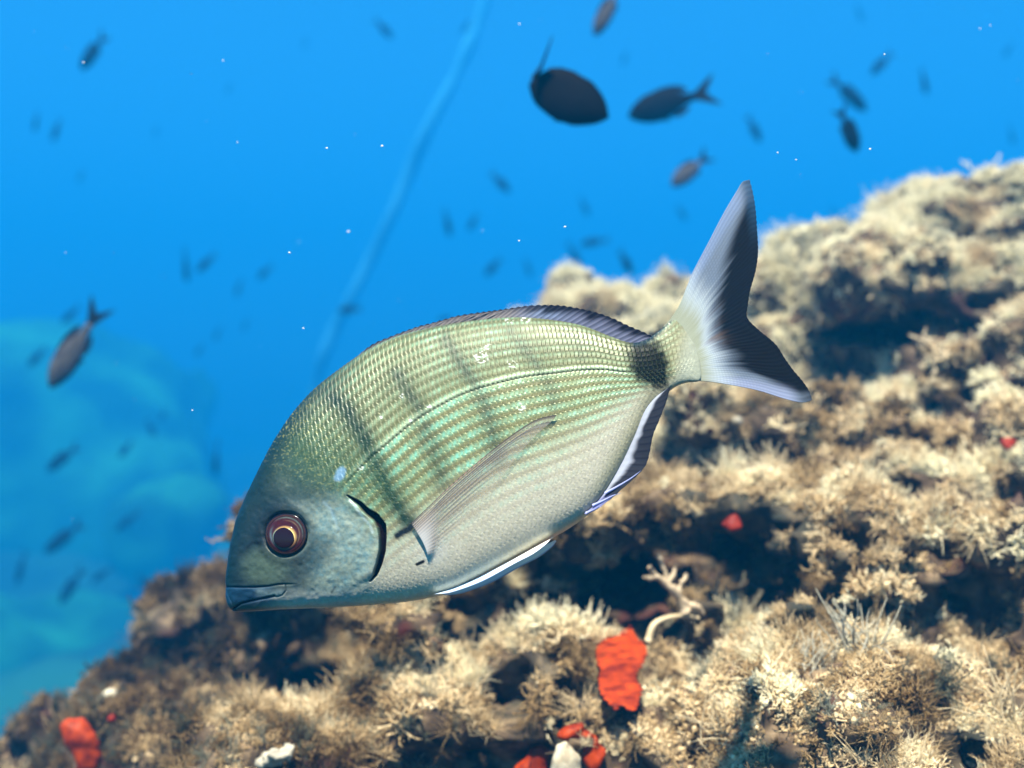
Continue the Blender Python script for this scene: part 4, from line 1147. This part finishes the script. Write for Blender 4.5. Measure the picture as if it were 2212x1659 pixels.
branching('forked_alga', 1925, 440, .030, 'hairy', m_pale, 'thin pale alga sprigs standing up on the far ridge', 'alga', 305)
branching('forked_alga', 2025, 765, .026, 'bushy', m_pale, 'pale forked alga standing in front of the big dark hollow', 'alga', 306)
# pale finger-like branch in front of the hollow under the tail
q, n = front(1450, 1275)
V, F = [], []
rgb_ = np.random.default_rng(4)
b0 = np.array(at(1470, 1310, q.y - .004))
def P_(x, y, dd=0): return np.array(at(x, y, .70 + (x - 1460) * .00012 + dd))
for pts, r0, r1 in (([(1480, 1320), (1462, 1285), (1440, 1262), (1420, 1245), (1402, 1225)], .0032, .0016), ([(1440, 1262), (1436, 1235), (1428, 1210), (1424, 1198)], .0022, .0012), ([(1462, 1285), (1475, 1255), (1484, 1240)], .0022, .0010),
                    ([(1420, 1245), (1404, 1250), (1390, 1246)], .0018, .001), ([(1470, 1300), (1500, 1310), (1520, 1325)], .003, .0016), ([(1440, 1262), (1455, 1240), (1460, 1222)], .0018, .001)):
    cpt = curve_pts([tuple(P_(x, y)) for x, y in pts], 12)
    cpt += rgb_.normal(size=cpt.shape) * .0003
    v, f = tube(cpt, np.linspace(r0, r1, 12) * (1 + .2 * rgb_.normal(size=12)), None, None, None, 8)
    o_ = len(V); V += list(v); F += [tuple(i + o_ for i in ff) for ff in f]
tag(build('branching_alga', V, F, m_finger), 'pale finger-like branching growth left of the dark hollow', 'alga')
# small drifting fan beneath it
cpt = curve_pts([tuple(P_(x, y)) for x, y in ((1400, 1385), (1412, 1350), (1440, 1335), (1480, 1330), (1510, 1335))], 14)
V, F = tube(cpt, np.linspace(.0022, .0008, 14), None, None, None, 8)
tag(build('branching_alga', V, F, m_pale), 'short pale curved growth just under the finger-like branch', 'alga')

# ---------------------------------------------------------------- the shoal of damselfish
m_dark = mat_plain('dark_fish_skin', (.003, .0028, .003), .7, .04, 8, .7)
m_greyf = mat_plain('grey_fish_skin', (.06, .052, .045), .6, .15, 8, .6)
m_finf = mat_plain('dark_fish_fin', (.006, .007, .01), .6, .1)
def damsel(mat, plump=False):
    root = bpy.data.objects.new('damselfish', None)
    n, m = 30, 24
    xs = np.linspace(0, 1, n)
    top = np.interp(xs, [0, .04, .12, .3, .45, .65, .85, 1], [0, .055, .115, .185, .195, .15, .07, .045])
    bot = np.interp(xs, [0, .04, .12, .3, .45, .65, .85, 1], [0, .045, .095, .155, .165, .13, .06, .042])
    if plump: top = np.interp(xs, [0, .05, .15, .35, .6, .85, .96, 1], [0, .06, .13, .20, .205, .15, .07, .02]); bot = np.interp(xs, [0, .05, .15, .35, .6, .85, .96, 1], [0, .05, .10, .165, .175, .13, .06, .02])
    wd = np.interp(xs, [0, .05, .2, .4, .7, 1], [0, .03, .065, .07, .045, .012])
    a = np.arange(m) / m * 2 * np.pi
    sm_ = lambda a_: np.convolve(np.pad(a_, 2, 'reflect', reflect_type='odd'), [.1, .2, .4, .2, .1], 'valid')
    top, bot, wd = sm_(top), sm_(bot), sm_(wd)
    V = []
    for i in range(n):
        zc = np.cos(a); V += [(.5 - .76 * xs[i], wd[i] * math.sin(t), (top[i] if math.cos(t) > 0 else bot[i]) * math.cos(t)) for t in a]
    F = grid_faces(n, m, True).tolist() + [list(range(m)), [(n - 1) * m + k for k in range(m)][::-1]]
    def part(name, V, F, mt, sm=True):
        me = bpy.data.meshes.new(name); me.from_pydata([tuple(map(float, v)) for v in V], [], [tuple(f) for f in F]); me.update()
        me.polygons.foreach_set('use_smooth', np.full(len(me.polygons), sm)); me.materials.append(mt)
        o = bpy.data.objects.new(name, me); o.parent = root; return o
    parts = [part('body', V, F, mat)]
    def plate(name, pts, th, origin=(0, 0)):
        k = len(pts); ox, oz = origin
        V = [(x - ox, -th, z - oz) for x, z in pts] + [(x - ox, th, z - oz) for x, z in pts]
        F = [list(range(k))[::-1], list(range(k, 2 * k))] + [[i, (i + 1) % k, k + (i + 1) % k, k + i] for i in range(k)]
        o = part(name, V, F, m_finf, False); o.location = (ox, 0, oz); return o
    parts.append(plate('tail_fin', [(-.24, .042), (-.32, .085), (-.42, .15), (-.52, .20), (-.47, .12), (-.41, .04), (-.385, 0), (-.41, -.04), (-.47, -.12), (-.52, -.19), (-.42, -.14), (-.32, -.08), (-.24, -.040)], .004, (-.24, 0)))
    parts.append(plate('dorsal_fin', [(.24, .16), (.16, .20), (.05, .212), (-.06, .20), (-.15, .165), (-.21, .09), (-.12, .09), (0, .14), (.12, .17)], .005))
    parts.append(plate('anal_fin', [(.05, -.15), (-.02, -.18), (-.12, -.155), (-.19, -.08), (-.10, -.09)], .005))
    parts.append(plate('pelvic_fin', [(.20, -.13), (.13, -.175), (.06, -.185), (.10, -.13)], .006))
    return root, parts
PROTO = {'p': damsel(m_dark, True), 'd': damsel(m_dark), 'g': damsel(m_greyf)}
# x, y, length (reference pixels), height ratio, heading in the picture (degrees), turn away from the picture plane, distance, look, label
SH = [
 (1203, 205, 246, 1.18, -24, 0, .98, 'p', 'largest dark fish silhouette at top centre, its thin tail pointing up'),
 (1452, 223, 200, .92, 197, 0, 1.75, 'd', 'dark grey fish with forked tail, right of the largest silhouette'),
 (1314, 20, 125, .80, 243, 10, 2.0, 'g', 'grey brown fish cut off by the top edge of the picture'),
 (1492, 368, 104, 1.0, 220, 10, 2.3, 'g', 'grey brown fish heading down left above the tail fin tip'),
 (202, 112, 96, .95, 228, 15, 3.0, 'd', 'dark fish high in the left part of the water'),
 (78, 262, 44, 1.15, 250, 20, 4.5, 'd', 'small dark fish, left one of the pair near the left edge'),
 (122, 281, 52, 1.0, 240, 20, 4.8, 'd', 'small dark fish, right one of the pair near the left edge'),
 (828, 62, 52, .85, -45, 20, 5.0, 'd', 'small fish by itself near the top, left of the pale line'),
 (1008, 57, 34, .9, 230, 30, 8.0, 'd', 'faint fish at the upper end of the pale line'),
 (660, 90, 26, .9, 250, 30, 9.0, 'd', 'very faint fish near the top left of centre'),
 (1832, 203, 112, .80, -38, 12, 2.9, 'd', 'upper fish of the two stacked ones at upper right'),
 (1832, 280, 104, 1.2, -62, 15, 2.0, 'd', 'dark plump fish, lower of the two stacked ones at upper right'),
 (1905, 137, 62, .85, 228, 15, 4.2, 'd', 'small fish under the white speck at upper right'),
 (1996, 176, 56, .95, -72, 15, 3.6, 'd', 'small dark fish diving alone at upper right'),
 (1628, 278, 66, .85, -60, 12, 4.0, 'd', 'small diving fish between the forked tail fish and the stacked pair'),
 (1080, 394, 60, .85, -45, 12, 4.6, 'd', 'small fish diving right of the pale line above the back of the bream'),
 (966, 482, 60, .80, -78, 15, 4.6, 'd', 'small nearly upright fish just right of the pale line'),
 (1022, 480, 42, 1.0, 240, 25, 6.0, 'd', 'round looking small fish beside the nearly upright one'),
 (1066, 577, 52, .95, 225, 20, 5.6, 'd', 'small fish above the start of the soft dorsal fin'),
 (1140, 578, 42, .85, -70, 20, 6.5, 'd', 'faint diving fish left of the middle reef hump'),
 (1285, 523, 66, .75, 188, 10, 5.2, 'd', 'level swimming faint fish above the middle reef hump'),
 (1240, 551, 62, .90, -60, 20, 5.8, 'd', 'faint diving fish under the level swimming one'),
 (1351, 566, 58, .95, -60, 20, 2.9, 'd', 'dark fish diving behind the top of the middle reef hump'),
 (1262, 446, 44, .85, -60, 25, 7.0, 'd', 'faint fish above the level swimming one'),
 (1428, 577, 42, .90, -75, 25, 7.5, 'd', 'faint fish low behind the right side of the middle hump'),
 (401, 573, 74, .68, -88, 10, 4.2, 'd', 'slim upright fish in the left part of the water'),
 (446, 568, 60, .80, 220, 15, 4.8, 'd', 'fish just right of the slim upright one'),
 (573, 588, 46, .90, 220, 20, 6.0, 'd', 'faint fish left of the lower part of the pale line'),
 (516, 622, 42, .85, 245, 20, 6.4, 'd', 'faint fish between the slim upright fish and the pale line'),
 (165, 748, 216, .74, 238, 0, 1.55, 'g', 'large slender dark fish at left, head down in front of the distant reef'),
 (80, 772, 62, .75, 222, 15, 4.4, 'd', 'faint fish left of the large slender one'),
 (153, 680, 60, .75, 220, 15, 5.0, 'd', 'faint fish above the large slender one'),
 (756, 669, 54, .95, 184, 12, 4.4, 'd', 'dark level fish at the lower end of the pale line'),
 (136, 990, 94, .70, 217, 8, 3.6, 'd', 'dark fish heading down left in front of the distant reef'),
 (138, 1162, 112, .66, 218, 5, 3.6, 'd', 'longest of the dim fish low at left'),
 (155, 1266, 100, .66, 235, 8, 4.0, 'd', 'dim fish below the longest dim one low at left'),
 (46, 1226, 84, .60, 252, 10, 4.6, 'd', 'dim fish nearest the left edge low in the picture'),
 (276, 1126, 76, .60, 216, 12, 5.0, 'd', 'dim fish left of the pale patch of the distant reef'),
 (220, 1242, 62, .70, 214, 15, 5.2, 'd', 'dim fish right of the lowest dim one at left'),
 (312, 1260, 52, .85, -58, 15, 4.6, 'd', 'dim diving fish just left of the reef hump by the snout'),
 (468, 988, 80, .66, 264, 10, 4.0, 'd', 'upright dark fish in open water left of the nape of the bream'),
 (272, 970, 52, .85, 230, 15, 5.6, 'd', 'dim fish over the distant reef, left of the faint pair'),
 (325, 925, 44, .80, -70, 20, 6.0, 'd', 'lower fish of the faint pair over the distant reef'),
 (352, 898, 34, .85, 230, 25, 7.0, 'd', 'upper fish of the faint pair over the distant reef'),
 (1472, 460, 40, .85, -50, 25, 7.2, 'd', 'faint fish below the grey brown one near the tail fin'),
 (1350, 126, 30, .9, 250, 25, 8.0, 'd', 'very faint fish below the fish cut off by the top edge'),
 (1856, 27, 40, .85, -60, 25, 8.5, 'd', 'very faint fish at the top right of the picture'),
 (2185, 290, 46, .85, -65, 25, 7.0, 'd', 'faint fish at the right edge above the reef'),
 (175, 380, 32, .85, 235, 25, 8.0, 'd', 'very faint fish below the pair near the left edge'),
 (338, 283, 26, .9, 240, 25, 9.0, 'd', 'very faint fish right of the pair near the left edge'),
 (470, 721, 36, .9, 240, 25, 7.5, 'd', 'faint fish in mid water above the upright dark one'),
 (530, 702, 32, .9, 245, 25, 8.0, 'd', 'faint fish nearest the pale line left of its lower end'),
 (431, 757, 34, .9, 228, 25, 8.0, 'd', 'faint fish lowest of the three in mid water at left'),
 (1800, 460, 30, .9, -55, 25, 8.0, 'd', 'very faint fish just above the right ridge of the reef'),
 (963, 690, 34, .85, 190, 25, 5.5, 'd', 'small fish half hidden behind the front of the dorsal fin'),
 (2178, 108, 30, .9, 240, 25, 9.0, 'd', 'very faint fish in the upper right corner'),
 (495, 190, 26, .9, 235, 25, 9.5, 'd', 'very faint fish right of the high dark one at left'),
]
for i, (px, py, ln, hr, th, yaw, d, look, label) in enumerate(SH):
    if d > 2.5: d *= 1.45
    root, parts = PROTO[look]
    o = root.copy(); sc.collection.objects.link(o)
    f = Vector((math.cos(R(th)) * math.cos(R(yaw)), math.sin(R(yaw)), math.sin(R(th)) * math.cos(R(yaw))))
    up = (Vector((0, 0, 1)) - f * f.z)
    if up.length < .15: up = Vector((1, 0, 0)) - f * f.x
    up.normalize(); side = up.cross(f)
    L_ = ln / FOC * d * 1.0 / math.cos(R(yaw))
    M = Matrix((f, side, up)).transposed().to_4x4()
    o.matrix_world = Matrix.Translation(at(px, py, d)) @ M @ Matrix.Diagonal((L_, L_, L_ * hr, 1))
    tag(o, label, 'fish', 'damselfish shoal in the open water')
    for c in parts:
        cc = c.copy(); sc.collection.objects.link(cc); cc.parent = o
        if i == 0:
            if c.name.startswith('tail'): cc.rotation_euler = (0, R(18), R(84)); cc.location = (-.215, 0, .09); cc.scale = (.8, 1, 1.0)
            if c.name.startswith('anal'): cc.scale = (.8, 1, .8)
for k in PROTO:
    r_, ps = PROTO[k]
    for c in ps: bpy.data.objects.remove(c)
    bpy.data.objects.remove(r_)

# ---------------------------------------------------------------- the pale line far behind, and drifting specks
lp = [(1060, -60, 9.0), (1035, 40, 9.0), (985, 160, 9.0), (925, 275, 9.0), (885, 370, 9.1), (845, 465, 9.1), (800, 560, 9.2), (760, 640, 9.2), (725, 705, 9.3), (700, 765, 9.3), (680, 840, 9.4), (660, 950, 9.5)]
c = curve_pts([tuple(at(p_[0], p_[1], p_[2] * 1.5)) for p_ in lp], 60)
V, F = tube(c, .07 * (1 + .25 * noise(np.arange(60) / 3.0, np.zeros(60), np.zeros(60), 8)), None, None, None, 10)
m_line = mat_plain('pale_line', (.03, .27, .49), .8, .05)
tag(build('pale_line', V, F, m_line), 'faint pale line slanting down through the open water behind the fish', 'line')
rgs = np.random.default_rng(23)
SP = [(482, 131, .6), (512, 308, .55), (825, 315, .5), (706, 320, .5), (413, 159, .6), (625, 546, .5), (655, 709, .5), (1220, 490, .5), (1121, 520, .5), (1910, 118, .42), (1720, 345, .5), (2117, 62, .6), (2140, 55, .6), (1880, 322, .4), (1122, 52, .6), (180, 135, .6), (415, 886, .5), (1680, 330, .5), (752, 500, .6)]
for _ in range(36): SP.append((rgs.uniform(0, 2212), rgs.uniform(0, 1200), rgs.uniform(.5, .9)))
V, F = [], []
for k, (px, py, d) in enumerate(SP):
    c = np.array(at(px, py, d)); r = (rgs.uniform(1.5, 2.6) if k < 19 else rgs.uniform(.6, 1.1)) / FOC * d * .8
    b = len(V); q = rgs.normal(size=(6, 3)) * .25 + np.array([(1.4, 0, 0), (-1.3, 0, 0), (0, 1, 0), (0, -1, 0), (0, 0, 1), (0, 0, -1)])
    V += [c + r * v for v in q]
    F += [tuple(b + i for i in f) for f in ((0, 2, 4), (2, 1, 4), (1, 3, 4), (3, 0, 4), (2, 0, 5), (1, 2, 5), (3, 1, 5), (0, 3, 5))]
tag(build('drifting_specks', V, F, mat_plain('speck', (.8, .8, .75), .5), smooth=False), 'tiny pale specks drifting in the water', kind='stuff')
